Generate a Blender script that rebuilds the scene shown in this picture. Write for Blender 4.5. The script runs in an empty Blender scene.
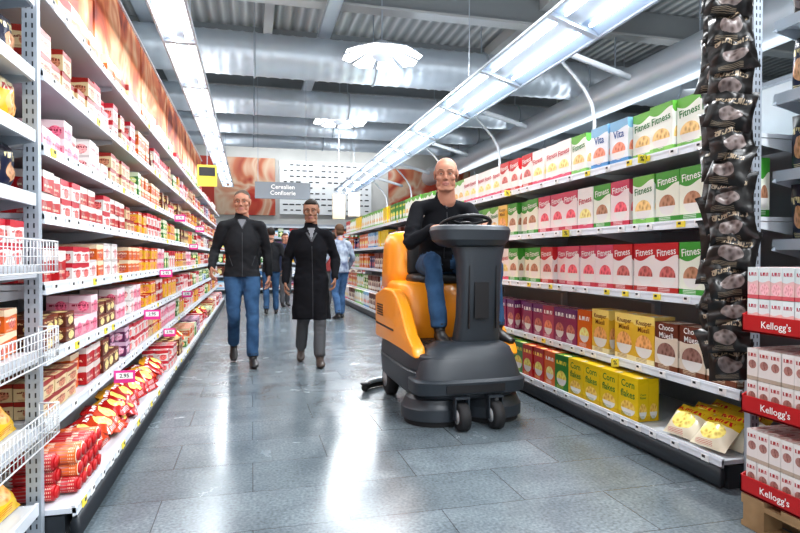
import bpy, bmesh, math, random
from mathutils import Vector, Matrix, noise, kdtree
from mathutils.bvhtree import BVHTree
random.seed(7)
R=random.random
def U(a,b): return a+(b-a)*R()
sc=bpy.context.scene
sc.view_settings.view_transform='Standard'
sc.view_settings.look='None'
sc.view_settings.exposure=.14
sc.view_settings.gamma=.90
COL=sc.collection

# ------------------------------------------------------------ materials
def newmat(name):
    m=bpy.data.materials.new(name); m.use_nodes=True
    return m,m.node_tree,m.node_tree.nodes['Principled BSDF']
def mat(name,col,rough=.5,metal=0,bump=None,var=None,emit=0,spec=None,coat=0):
    m,nt,b=newmat(name)
    c=(col[0],col[1],col[2],1)
    b.inputs['Base Color'].default_value=c
    b.inputs['Roughness'].default_value=rough
    b.inputs['Metallic'].default_value=metal
    if coat: b.inputs['Coat Weight'].default_value=coat; b.inputs['Coat Roughness'].default_value=.1
    if spec is not None: b.inputs['Specular IOR Level'].default_value=spec
    if emit:
        b.inputs['Emission Color'].default_value=c; b.inputs['Emission Strength'].default_value=emit
    tc=None
    if bump or var: tc=nt.nodes.new('ShaderNodeTexCoord')
    if bump:
        n=nt.nodes.new('ShaderNodeTexNoise'); n.inputs['Scale'].default_value=bump[0]; n.inputs['Detail'].default_value=3
        nt.links.new(tc.outputs['Object'],n.inputs['Vector'])
        bp=nt.nodes.new('ShaderNodeBump'); bp.inputs['Strength'].default_value=bump[1]; bp.inputs['Distance'].default_value=.01
        nt.links.new(n.outputs['Fac'],bp.inputs['Height']); nt.links.new(bp.outputs['Normal'],b.inputs['Normal'])
    if var:
        n=nt.nodes.new('ShaderNodeTexNoise'); n.inputs['Scale'].default_value=var[0]; n.inputs['Detail'].default_value=4
        nt.links.new(tc.outputs['Object'],n.inputs['Vector'])
        r=nt.nodes.new('ShaderNodeValToRGB'); r.color_ramp.elements[0].position=.35; r.color_ramp.elements[1].position=.65
        r.color_ramp.elements[0].color=(var[1][0],var[1][1],var[1][2],1); r.color_ramp.elements[1].color=c
        nt.links.new(n.outputs['Fac'],r.inputs['Fac']); nt.links.new(r.outputs['Color'],b.inputs['Base Color'])
    return m

class NT:
    def __init__(s,nt): s.nt=nt
    def m(s,op,a,b=0,c=None):
        n=s.nt.nodes.new('ShaderNodeMath'); n.operation=op
        for i,v in enumerate((a,b,c)):
            if v is None: continue
            if isinstance(v,(int,float)): n.inputs[i].default_value=v
            else: s.nt.links.new(v,n.inputs[i])
        return n.outputs[0]
    def mix(s,f,a,b):
        n=s.nt.nodes.new('ShaderNodeMix'); n.data_type='RGBA'
        s.put(n.inputs[0],f); s.put(n.inputs[6],a); s.put(n.inputs[7],b)
        return n.outputs[2]
    def put(s,sock,v):
        if isinstance(v,(int,float)): sock.default_value=v
        elif isinstance(v,tuple): sock.default_value=(v[0],v[1],v[2],1)
        else: s.nt.links.new(v,sock)

def pack(name,base,top=None,tb=.72,blob=None,bc=(.5,.33,.34,.2),bowl=False,text=(1,1,1),tv=.8,foot=None,rough=.35,fine=True,letters=True,swoosh=.03,ls=(17,4)):
    """printed packaging: colour field, top band, food picture, lettering"""
    m,nt,b=newmat(name); N=NT(nt)
    uvn=nt.nodes.new('ShaderNodeUVMap'); uvn.uv_map='UVMap'
    sp=nt.nodes.new('ShaderNodeSeparateXYZ'); nt.links.new(uvn.outputs[0],sp.inputs[0])
    u,v=sp.outputs[0],sp.outputs[1]
    col=base
    if top:
        w=N.m('SINE',N.m('MULTIPLY',u,5.0)); vv=N.m('ADD',v,N.m('MULTIPLY',w,swoosh))
        col=N.mix(N.m('GREATER_THAN',vv,tb),col,top)
    if foot: col=N.mix(N.m('LESS_THAN',v,.12),col,foot)
    if blob:
        dx=N.m('DIVIDE',N.m('SUBTRACT',u,bc[0]),bc[2]); dy=N.m('DIVIDE',N.m('SUBTRACT',v,bc[1]),bc[3])
        d=N.m('ADD',N.m('MULTIPLY',dx,dx),N.m('MULTIPLY',dy,dy))
        ins=N.m('LESS_THAN',d,1.0)
        n=nt.nodes.new('ShaderNodeTexVoronoi'); n.inputs['Scale'].default_value=9
        nt.links.new(uvn.outputs[0],n.inputs['Vector'])
        f=N.m('MULTIPLY',n.outputs['Distance'],1.6)
        bcol=N.mix(f,tuple(blob),tuple(min(1,x*2.2+.15) for x in blob))
        col=N.mix(N.m('MULTIPLY',ins,1),col,bcol)
        if bowl:
            low=N.m('MULTIPLY',ins,N.m('LESS_THAN',v,bc[1]-bc[3]*.1))
            col=N.mix(low,col,(.85,.83,.8))
    if letters:
        n=nt.nodes.new('ShaderNodeTexNoise'); n.noise_dimensions='2D'; n.inputs['Scale'].default_value=1; n.inputs['Detail'].default_value=0
        mp=nt.nodes.new('ShaderNodeMapping'); mp.inputs['Scale'].default_value=(ls[0],ls[1],1); nt.links.new(uvn.outputs[0],mp.inputs['Vector'])
        nt.links.new(mp.outputs[0],n.inputs['Vector'])
        le=N.m('GREATER_THAN',n.outputs['Fac'],.47)
        inb=N.m('MULTIPLY',N.m('LESS_THAN',N.m('ABSOLUTE',N.m('SUBTRACT',v,tv)),.055),N.m('LESS_THAN',N.m('ABSOLUTE',N.m('SUBTRACT',u,.5)),.38))
        col=N.mix(N.m('MULTIPLY',le,inb),col,tuple(text))
    if fine:
        st=N.m('GREATER_THAN',N.m('SINE',N.m('MULTIPLY',v,220.)),.2)
        inb=N.m('MULTIPLY',N.m('LESS_THAN',N.m('ABSOLUTE',N.m('SUBTRACT',v,.08)),.045),N.m('LESS_THAN',N.m('ABSOLUTE',N.m('SUBTRACT',u,.4)),.25))
        col=N.mix(N.m('MULTIPLY',N.m('MULTIPLY',st,inb),.7),col,tuple(text))
    if isinstance(col,tuple): b.inputs['Base Color'].default_value=(*col,1)
    else: nt.links.new(col,b.inputs['Base Color'])
    b.inputs['Roughness'].default_value=rough
    return m

# ------------------------------------------------------------ mesh building
class MB:
    def __init__(s): s.v=[];s.f=[];s.m=[];s.uv=[];s.sm=[];s.mats=[]
    def mi(s,mt):
        if mt not in s.mats: s.mats.append(mt)
        return s.mats.index(mt)
    def add(s,vs,fs,mt,smooth=False,uvs=None,M=None):
        o=len(s.v); k=s.mi(mt)
        if M is not None: vs=[M@Vector(p) for p in vs]
        s.v+= [tuple(p) for p in vs]
        for i,f in enumerate(fs):
            s.f.append(tuple(o+j for j in f)); s.m.append(k); s.sm.append(smooth)
            s.uv.append(uvs[i] if uvs else [(0,0),(1,0),(1,1),(0,1)][:len(f)] if len(f)<=4 else [(.5,.5)]*len(f))
    def box(s,c,d,mt,rz=0,M=None):
        x,y,z=d[0]/2,d[1]/2,d[2]/2
        P=[(-x,-y,-z),(x,-y,-z),(x,y,-z),(-x,y,-z),(-x,-y,z),(x,-y,z),(x,y,z),(-x,y,z)]
        if rz:
            ca,sa=math.cos(rz),math.sin(rz); P=[(p[0]*ca-p[1]*sa,p[0]*sa+p[1]*ca,p[2]) for p in P]
        P=[(p[0]+c[0],p[1]+c[1],p[2]+c[2]) for p in P]
        s.add(P,[(0,1,5,4),(1,2,6,5),(2,3,7,6),(3,0,4,7),(4,5,6,7),(3,2,1,0)],mt,M=M)
    def build(s,name,parent=None,M=None,bevel=0,split=0):
        me=bpy.data.meshes.new(name); me.from_pydata(s.v,[],s.f)
        for m in s.mats: me.materials.append(m)
        me.polygons.foreach_set('material_index',s.m); me.polygons.foreach_set('use_smooth',s.sm)
        ul=me.uv_layers.new(name='UVMap'); flat=[]
        for q in s.uv:
            for t in q: flat+=[t[0],t[1]]
        ul.data.foreach_set('uv',flat); me.update()
        ob=bpy.data.objects.new(name,me); COL.objects.link(ob)
        if bevel:
            bv=ob.modifiers.new('bevel','BEVEL'); bv.width=bevel; bv.segments=3; bv.limit_method='ANGLE'; bv.angle_limit=math.radians(40)
        if split:
            es=ob.modifiers.new('split','EDGE_SPLIT'); es.split_angle=math.radians(split)
        if parent: ob.parent=parent
        if M is not None: ob.matrix_local=M
        return ob
def empty(name,loc=(0,0,0),rz=0):
    e=bpy.data.objects.new(name,None); e.empty_display_size=.1; e.location=loc; e.rotation_euler=(0,0,rz); COL.objects.link(e); return e

def cr(a,b,c,d,t): return .5*((2*b)+(c-a)*t+(2*a-5*b+4*c-d)*t*t+(3*b-a-3*c+d)*t**3)
def sweep(pts,rad,side=(1,0,0),n=14,sub=4,cap='round'):
    pts=[Vector(p) for p in pts]; rad=[(r,r) if not isinstance(r,tuple) else r for r in rad]
    P=[];A=[]
    if len(pts)==2: sub=max(sub,2) if cap=='round' else 1
    for i in range(len(pts)-1):
        p0=pts[max(i-1,0)];p1=pts[i];p2=pts[i+1];p3=pts[min(i+2,len(pts)-1)]
        r0=rad[max(i-1,0)];r1=rad[i];r2=rad[i+1];r3=rad[min(i+2,len(pts)-1)]
        for k in range(sub):
            t=k/sub
            if len(pts)==2: P.append(p1.lerp(p2,t)); A.append((r1[0]+(r2[0]-r1[0])*t,r1[1]+(r2[1]-r1[1])*t))
            else:
                P.append(Vector([cr(p0[j],p1[j],p2[j],p3[j],t) for j in range(3)])); A.append(tuple(cr(r0[j],r1[j],r2[j],r3[j],t) for j in range(2)))
    P.append(pts[-1]);A.append(rad[-1])
    T=[(P[min(i+1,len(P)-1)]-P[max(i-1,0)]).normalized() for i in range(len(P))]
    rings=[]
    S=Vector(side)
    def ring(p,t,a,b):
        x=S-t*S.dot(t)
        if x.length<1e-3: x=t.orthogonal()
        x.normalize(); y=t.cross(x)
        return [p+x*(a*math.cos(2*math.pi*k/n))+y*(b*math.sin(2*math.pi*k/n)) for k in range(n)]
    if cap=='round':
        m=min(A[0])
        for an in (75,50,25):
            s_,c_=math.sin(math.radians(an)),math.cos(math.radians(an)); rings.append(ring(P[0]-T[0]*m*s_,T[0],A[0][0]*c_,A[0][1]*c_))
    for i in range(len(P)): rings.append(ring(P[i],T[i],*A[i]))
    if cap=='round':
        m=min(A[-1])
        for an in (25,50,75):
            s_,c_=math.sin(math.radians(an)),math.cos(math.radians(an)); rings.append(ring(P[-1]+T[-1]*m*s_,T[-1],A[-1][0]*c_,A[-1][1]*c_))
    V=[v for r in rings for v in r]; F=[]
    for i in range(len(rings)-1):
        for k in range(n):
            a=i*n+k;b=i*n+(k+1)%n; F.append((a,b,b+n,a+n))
    F.append(tuple(reversed(range(n)))); F.append(tuple((len(rings)-1)*n+k for k in range(n)))
    return V,F
def ell(c,r,rot=None,n=16,m=10):
    V=[];F=[]
    M=(rot or Matrix.Identity(3))
    for i in range(m+1):
        th=math.pi*(i+.02)/(m+.04)
        for k in range(n):
            ph=2*math.pi*k/n
            V.append(Vector(c)+M@Vector((r[0]*math.sin(th)*math.cos(ph),r[1]*math.sin(th)*math.sin(ph),-r[2]*math.cos(th))))
    for i in range(m):
        for k in range(n):
            a=i*n+k;b=i*n+(k+1)%n; F.append((a,b,b+n,a+n))
    F.append(tuple(reversed(range(n)))); F.append(tuple(m*n+k for k in range(n)))
    return V,F
def loft(secs,n=48,M=None):
    V=[]
    for (z,cx,cy,hx,hy,p) in secs:
        for k in range(n):
            t=2*math.pi*(k+.5)/n; c,s_=math.cos(t),math.sin(t)
            V.append(Vector((cx+hx*math.copysign(abs(c)**(2/p),c),cy+hy*math.copysign(abs(s_)**(2/p),s_),z)))
    F=[]
    for i in range(len(secs)-1):
        for k in range(n):
            a=i*n+k;b=i*n+(k+1)%n; F.append((a,b,b+n,a+n))
    F.append(tuple(reversed(range(n)))); F.append(tuple((len(secs)-1)*n+k for k in range(n)))
    if M is not None: V=[M@v for v in V]
    return V,F
def torus(R0,r,n=32,m=10):
    V=[];F=[]
    for i in range(n):
        a=2*math.pi*i/n
        for k in range(m):
            b=2*math.pi*k/m; V.append(Vector(((R0+r*math.cos(b))*math.cos(a),(R0+r*math.cos(b))*math.sin(a),r*math.sin(b))))
    for i in range(n):
        for k in range(m):
            F.append((i*m+k,((i+1)%n)*m+k,((i+1)%n)*m+(k+1)%m,i*m+(k+1)%m))
    return V,F
def extr_x(prof,x0,x1):
    n=len(prof); V=[(x0,p[0],p[1]) for p in prof]+[(x1,p[0],p[1]) for p in prof]
    F=[tuple(range(n)),tuple(reversed(range(n,2*n)))]+[(i,(i+1)%n+0,(i+1)%n+n,i+n)[::-1] for i in range(n)]
    return V,F
def pillow(w,h,d,seed=0,n=8,amp=.45):
    V=[];F=[];UVs=[]
    for sgn in (-1,1):
        for j in range(n+1):
            for i in range(n+1):
                a=2*i/n-1;b=2*j/n-1
                bul=max(0,(1-abs(a)**3))**.7*max(0,(1-abs(b)**3.2))**.8
                nz=noise.noise(Vector((a*2.2+seed,b*2.2,seed*.7+sgn)))
                x=a*w/2*(1-.06*(1-abs(b)**2)); 
                V.append(Vector((x,sgn*d/2*bul*(1+amp*nz),b*h/2+.01*nz*(1-abs(b)))))
    o=(n+1)**2
    for s_ in (0,1):
        for j in range(n):
            for i in range(n):
                a=s_*o+j*(n+1)+i
                q=(a,a+1,a+n+2,a+n+1); uq=[(i/n,j/n),((i+1)/n,j/n),((i+1)/n,(j+1)/n),(i/n,(j+1)/n)]
                if s_: q=tuple(reversed(q)); uq=[(1-t[0],t[1]) for t in reversed(uq)]
                F.append(q);UVs.append(uq)
    return V,F,UVs
_tc={}
def text_geo(s,size,align='CENTER'):
    if (s,size,align) in _tc: return _tc[(s,size,align)]
    cu=bpy.data.curves.new('t','FONT'); cu.body=s; cu.size=size; cu.align_x=align; cu.align_y='CENTER'; cu.resolution_u=2; cu.offset=size*.012
    ob=bpy.data.objects.new('t',cu); COL.objects.link(ob); bpy.context.view_layer.update()
    me=bpy.data.meshes.new_from_object(ob.evaluated_get(bpy.context.evaluated_depsgraph_get()))
    V=[v.co.copy() for v in me.vertices];F=[tuple(p.vertices) for p in me.polygons]
    bpy.data.objects.remove(ob); bpy.data.curves.remove(cu); bpy.data.meshes.remove(me)
    _tc[(s,size,align)]=(V,F); return V,F
def face_minus_x(x,y,z):
    return Matrix(((0,0,-1,x),(-1,0,0,y),(0,1,0,z),(0,0,0,1)))
def face_minus_y(x,y,z): return Matrix(((1,0,0,x),(0,0,-1,y),(0,1,0,z),(0,0,0,1)))

# ------------------------------------------------------------ base mats
WHITE=mat('shelf_white_metal',(.64,.68,.73),.35)
GREY=mat('shelf_grey_metal',(.40,.45,.51),.4,.2)
PANEL=mat('shelf_back_panel',(.36,.39,.43),.5)
DARK=mat('dark_plinth',(.028,.033,.04),.35)
PLBLK=mat('black_plastic',(.010,.010,.012),.45)
ANTH=mat('anthracite_plastic',(.026,.033,.042),.42,bump=(160,.04))
ORANGE=mat('orange_plastic',(.92,.34,.012),.34,coat=.25)
RUB=mat('rubber',(.014,.014,.016),.7)
CHROME=mat('galvanised_steel',(.64,.70,.76),.34,.45)
TAGW=mat('price_label_white',(.85,.86,.86),.5)
TAGY=mat('price_label_yellow',(.9,.75,.08),.5)
TAGP=mat('price_card_pink',(.75,.04,.30),.45)
WIRE=mat('wire_white',(.7,.72,.74),.4)

def C(h): 
    h=h.lstrip('#'); t=[int(h[i:i+2],16)/255 for i in (0,2,4)]
    return tuple(x/12.92 if x<=.04045 else ((x+.055)/1.055)**2.4 for x in t)
P={}
kw=dict(letters=False,swoosh=.06)
P['fit_pink']=pack('pack_pink_white',C('f3e4e4'),C('cf4564'),.74,C('b8243a'),(.55,.34,.34,.2),True,C('ffffff'),.8,C('c83a52'),**kw)
P['fit_red']=pack('pack_red_white',C('efe6e2'),C('c82a30'),.70,C('8a2a20'),(.55,.34,.34,.2),True,C('ffffff'),.78,C('b9302c'),**kw)
P['fit_green']=pack('pack_green_white',C('eef2e2'),C('46a03a'),.70,C('7b4a20'),(.5,.34,.34,.2),True,C('ffffff'),.8,C('3f9a3a'),**kw)
P['fit_white']=pack('pack_white_pink',C('f4f0ec'),C('f1eeea'),.9,C('c9a05a'),(.5,.3,.38,.2),True,C('d21f44'),.72,C('d85a78'),**kw)
P['wht_green']=pack('pack_white_leafgreen',C('eef3ea'),C('6db54a'),.84,C('b98a4a'),(.5,.3,.38,.2),True,C('2a8a3c'),.68,C('8fcf6a'),**kw)
P['wht_blue']=pack('pack_white_blue',C('eaf0f5'),C('8cc0e0'),.8,C('c05a3a'),(.5,.3,.36,.2),True,C('2a5aa0'),.66,C('4f9ad0'),letters=False)
P['yellow']=pack('pack_cornflakes_yellow',C('ecca18'),C('e6c40e'),.9,C('d08a1a'),(.5,.24,.36,.18),True,C('1f7a36'),.72,C('e0b810'),letters=False)
P['greenyel']=pack('pack_green_yellow',C('3a8a38'),C('2a7a32'),.8,C('dca020'),(.5,.33,.36,.22),True,C('f5e040'),.78)
P['redbox']=pack('pack_red_cereal',C('c8201e'),C('a81818'),.82,C('d8a030'),(.5,.35,.38,.22),True,C('ffe060'),.8)
P['purple']=pack('pack_magenta_cereal',C('9a2a5c'),C('6a2a70'),.75,C('8a3a20'),(.5,.34,.36,.22),True,C('ffffff'),.8)
P['pinkcer']=pack('pack_rose_cereal',C('c5506e'),C('a83056'),.72,C('c05a30'),(.5,.34,.36,.22),True,C('ffffff'),.8)
P['beige']=pack('pack_yellow_muesli',C('eabc3a'),C('f2d67a'),.8,C('b8722a'),(.5,.36,.4,.24),True,C('8a3a12'),.8,C('f7e7b0'),letters=False)
P['choc']=pack('pack_choc_muesli',C('e4d4c0'),C('6a3220'),.68,C('5a2a12'),(.5,.34,.4,.24),True,C('f8e8c8'),.8,C('7a4428'),letters=False)
P['navy']=pack('pack_navy',C('22306a'),C('1a2450'),.8,C('c03a2a'),(.5,.35,.3,.2),False,C('ffffff'),.78)
P['orangeb']=pack('pack_orange',C('e2701c'),C('d05a10'),.8,C('f0c060'),(.5,.35,.34,.2),True,C('ffffff'),.78)
P['tea_red']=pack('pack_red_small',C('b81c24'),C('e2d6d0'),.66,C('6a1414'),(.3,.35,.2,.25),False,C('f4e0c8'),.3)
P['tea_wr']=pack('pack_white_red',C('e9e2de'),C('c4283a'),.70,C('a83a34'),(.62,.33,.28,.26),False,C('b01a28'),.5)
P['tea_pink']=pack('pack_pink_small',C('e6a2b0'),C('f0dde0'),.6,C('b83a5a'),(.65,.4,.26,.3),False,C('981a3a'),.45)
P['tea_beige']=pack('pack_beige_small',C('dec69c'),C('9a2820'),.74,C('8a4a20'),(.6,.35,.3,.25),False,C('7a2a16'),.5)
P['tea_brown']=pack('pack_brown_small',C('5e2a1c'),C('7a3824'),.7,C('c8985a'),(.6,.4,.3,.28),False,C('e8d0a0'),.75)
P['tea_green']=pack('pack_green_small',C('45853e'),C('dfe6cc'),.65,C('c8d060'),(.6,.35,.28,.25),False,C('ffffff'),.4)
P['tea_yel']=pack('pack_yellow_small',C('e8b830'),C('c83a20'),.72,C('a0521a'),(.6,.35,.3,.25),False,C('ffffff'),.8)
P['tea_white']=pack('pack_white_small',C('eae6e2'),C('ccc4c2'),.85,C('c07070'),(.62,.4,.26,.3),False,C('8a2030'),.5)
P['tea_blue']=pack('pack_blue_small',C('4a7fb4'),C('dce4ec'),.66,C('e8e0d0'),(.6,.4,.26,.3),False,C('ffffff'),.5)
P['tea_org']=pack('pack_orange_small',C('dd6a22'),C('f0d8b8'),.7,C('8a2c14'),(.6,.38,.28,.26),False,C('fff0d8'),.5)
P['tea_pur']=pack('pack_purple_small',C('6a2a58'),C('d8b8cc'),.7,C('c8788a'),(.6,.38,.28,.26),False,C('f8e8f0'),.5)
P['bag_red']=pack('bag_red_foil',C('b01616'),C('d89a20'),.8,C('e0a840'),(.5,.42,.32,.25),False,C('ffffff'),.75,rough=.22)
P['bag_org']=pack('bag_orange_foil',C('c8421a'),C('b01818'),.7,C('e8b850'),(.5,.4,.32,.25),False,C('ffffff'),.75,rough=.22)
P['bag_yel']=pack('bag_yellow_foil',C('e6ba30'),C('eee0bc'),.72,C('b87018'),(.5,.42,.32,.25),False,C('b01818'),.75,rough=.25)
P['bag_white']=pack('bag_white_foil',C('e8dfc8'),C('dcb820'),.64,C('c09a3a'),(.5,.42,.34,.25),False,C('c01818'),.75,rough=.25)
P['bag_black']=pack('bag_black_foil',C('0e0b0a'),C('090808'),.8,C('2c150b'),(.5,.32,.26,.16),False,C('94846f'),.62,rough=.34,ls=(24,12))
P['bag_navy']=pack('bag_navy_foil',C('161c3a'),C('2a2430'),.75,C('8a5a2a'),(.5,.4,.3,.2),False,C('e8d8a0'),.7,rough=.3)
P['bar']=pack('pack_snack_box',C('e7ddd8'),C('ece8e4'),.9,C('6a3224'),(.5,.50,.36,.14),False,C('b01c22'),.80,C('c0ac9a'),fine=False)
P['barpink']=pack('pack_snack_pink',C('edc2c0'),C('e2ecec'),.55,C('d07a80'),(.5,.3,.4,.18),False,C('b01c40'),.78,C('d8606a'),fine=False)
TRAY=mat('red_cardboard_tray',C('bc1218'),.45)
TXTW=mat('printed_white',(.9,.9,.88),.5); TXTR=mat('printed_red',C('c81a3c'),.5); TXTG=mat('printed_green',C('1f7a36'),.5); TXTD=mat('printed_dark',C('2a2a2e'),.5)
TXTB=mat('printed_brown',C('7a3212'),.5); TXTU=mat('printed_blue',C('2a5aa0'),.5)
WOOD=mat('pallet_wood',(.42,.27,.14),.8,var=(6,(.28,.17,.08)))

# ------------------------------------------------------------ room
XL,XR,YB,ZC=-7.,13.,21.,5.5
def floor_mat():
    m,nt,b=newmat('slate_floor_tiles'); N=NT(nt)
    tc=nt.nodes.new('ShaderNodeTexCoord')
    br=nt.nodes.new('ShaderNodeTexBrick'); br.inputs['Scale'].default_value=1; br.inputs['Brick Width'].default_value=.8; br.inputs['Row Height'].default_value=.4
    br.inputs['Mortar Size'].default_value=.0025; br.inputs['Mortar Smooth'].default_value=.1; br.inputs['Bias'].default_value=0
    br.inputs['Color1'].default_value=(.112,.140,.160,1); br.inputs['Color2'].default_value=(.145,.176,.198,1); br.inputs['Mortar'].default_value=(.050,.060,.068,1)
    nt.links.new(tc.outputs['Object'],br.inputs['Vector'])
    n=nt.nodes.new('ShaderNodeTexNoise'); n.inputs['Scale'].default_value=2.4; n.inputs['Detail'].default_value=8; n.inputs['Roughness'].default_value=.62; n.inputs['Distortion'].default_value=.6
    nt.links.new(tc.outputs['Object'],n.inputs['Vector'])
    r=nt.nodes.new('ShaderNodeValToRGB'); r.color_ramp.elements[0].position=.36; r.color_ramp.elements[0].color=(.85,.85,.85,1); r.color_ramp.elements[1].position=.74; r.color_ramp.elements[1].color=(1.4,1.38,1.35,1)
    nt.links.new(n.outputs['Fac'],r.inputs['Fac'])
    n2=nt.nodes.new('ShaderNodeTexNoise'); n2.inputs['Scale'].default_value=70; n2.inputs['Detail'].default_value=4
    nt.links.new(tc.outputs['Object'],n2.inputs['Vector'])
    mx=nt.nodes.new('ShaderNodeMix'); mx.data_type='RGBA'; mx.blend_type='MULTIPLY'; mx.inputs[0].default_value=1
    nt.links.new(br.outputs['Color'],mx.inputs[6]); nt.links.new(r.outputs['Color'],mx.inputs[7])
    sp=N.m('MULTIPLY',N.m('SUBTRACT',n2.outputs['Fac'],.5),1.6)
    mx2=nt.nodes.new('ShaderNodeMix'); mx2.data_type='RGBA'; mx2.blend_type='MULTIPLY'; mx2.inputs[0].default_value=1
    cb=nt.nodes.new('ShaderNodeCombineColor'); s1=N.m('ADD',sp,1.)
    for i in range(3): nt.links.new(s1,cb.inputs[i])
    nt.links.new(mx.outputs[2],mx2.inputs[6]); nt.links.new(cb.outputs[0],mx2.inputs[7])
    nt.links.new(mx2.outputs[2],b.inputs['Base Color'])
    nt.links.new(N.m('ADD',N.m('MULTIPLY',n.outputs['Fac'],.25),.11),b.inputs['Roughness'])
    b.inputs['Specular IOR Level'].default_value=.65
    bp=nt.nodes.new('ShaderNodeBump'); bp.inputs['Strength'].default_value=.22; bp.inputs['Distance'].default_value=.003
    nt.links.new(N.m('ADD',N.m('ADD',n.outputs['Fac'],N.m('MULTIPLY',n2.outputs['Fac'],.4)),N.m('MULTIPLY',br.outputs['Fac'],-1.)),bp.inputs['Height']); nt.links.new(bp.outputs[0],b.inputs['Normal'])
    return m
mb=MB(); mb.box(((XL+XR)/2,(YB-5)/2,-.05),(XR-XL,YB+5,.1),floor_mat()); mb.build('floor')
def ceil_mat():
    m,nt,b=newmat('corrugated_ceiling')
    tc=nt.nodes.new('ShaderNodeTexCoord'); w=nt.nodes.new('ShaderNodeTexWave'); w.inputs['Scale'].default_value=1.6; w.bands_direction='X'
    nt.links.new(tc.outputs['Object'],w.inputs['Vector'])
    r=nt.nodes.new('ShaderNodeValToRGB'); r.color_ramp.elements[0].color=(.32,.34,.35,1); r.color_ramp.elements[1].color=(.58,.60,.60,1)
    nt.links.new(w.outputs['Fac'],r.inputs['Fac']); nt.links.new(r.outputs[0],b.inputs['Base Color'])
    bp=nt.nodes.new('ShaderNodeBump'); bp.inputs['Distance'].default_value=.05; nt.links.new(w.outputs['Fac'],bp.inputs['Height']); nt.links.new(bp.outputs[0],b.inputs['Normal'])
    b.inputs['Roughness'].default_value=.6
    return m
mb=MB(); mb.box(((XL+XR)/2,(YB-5)/2,ZC+.05),(XR-XL,YB+5,.1),ceil_mat()); mb.build('ceiling')
WALL=mat('plaster_wall',(.60,.60,.58),.8,var=(1.2,(.54,.54,.52)))
for nm,c,d in (('wall_back',((XL+XR)/2,YB+.05,ZC/2),(XR-XL,.1,ZC)),('wall_left',(XL-.05,(YB-5)/2,ZC/2),(.1,YB+5,ZC)),('wall_right',(XR+.05,(YB-5)/2,ZC/2),(.1,YB+5,ZC))):
    mb=MB(); mb.box(c,d,WALL); mb.build(nm)
BEAM=mat('painted_steel_beam',(.28,.30,.31),.5); BEAM2=mat('grey_concrete_beam',(.46,.47,.47),.7)
for i,y in enumerate((6.6,9.0,11.4,13.8,16.2,18.6)):
    mb=MB(); 
    mb.box(((XL+XR)/2,y,5.24),(XR-XL-.02,.05,.46),BEAM); mb.box(((XL+XR)/2,y,5.0),(XR-XL-.02,.26,.04),BEAM2)
    mb.build('roof_beam')
for x in (-3.2,.3,4.8,8.8):
    mb=MB(); mb.box((x,8,5.38),(.16,25,.2),BEAM2); mb.build('roof_purlin')
def duct(y,z,r,x0=XL+.05,x1=XR-.05):
    mb=MB(); n=28; k=int((x1-x0)/.05); V=[];F=[]
    for i in range(k+1):
        x=x0+(x1-x0)*i/k; rr=r*(1.03 if i%4==0 else 1.0)
        for j in range(n):
            a=2*math.pi*j/n; V.append((x,y+rr*math.cos(a),z+rr*math.sin(a)))
    for i in range(k):
        for j in range(n):
            a=i*n+j;b=i*n+(j+1)%n; F.append((a,a+n,b+n,b))
    mb.add(V,F,CHROME,True)
    x=x0+1
    while x<x1:
        Vt,Ft=torus(r*1.04,.018,28,6); mb.add(Vt,Ft,GREY,True,M=Matrix.Translation((x,y,z))@Matrix.Rotation(math.pi/2,4,'Y'))
        mb.box((x,y,(z+r+ZC)/2),(.015,.015,ZC-z-r),GREY); x+=2.0
    mb.build('ventilation_duct')
duct(9.9,4.45,.34); duct(12.7,4.42,.28); duct(15.2,4.5,.25); duct(17.4,4.55,.23)
mb=MB(); V,F=sweep([(6.2,4,4.0),(6.2,20,4.0)],[.3,.3],n=24,sub=2,cap='flat'); mb.add(V,F,CHROME,True)
for y in range(5,20,2): mb.box((6.2,y,4.87),(.02,.02,1.2),GREY)
mb.build('ventilation_duct')
for x,z in ((-1.6,4.85),(1.2,4.85),(7.8,4.85)):
    mb=MB(); mb.box((x,9,z),(.2,20,.02),CHROME); mb.box((x-.1,9,z+.03),(.01,20,.08),CHROME); mb.box((x+.1,9,z+.03),(.01,20,.08),CHROME)
    for y in range(2,19,3): mb.box((x,y,(z+ZC)/2),(.012,.012,ZC-z),GREY)
    mb.build('cable_tray')
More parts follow.
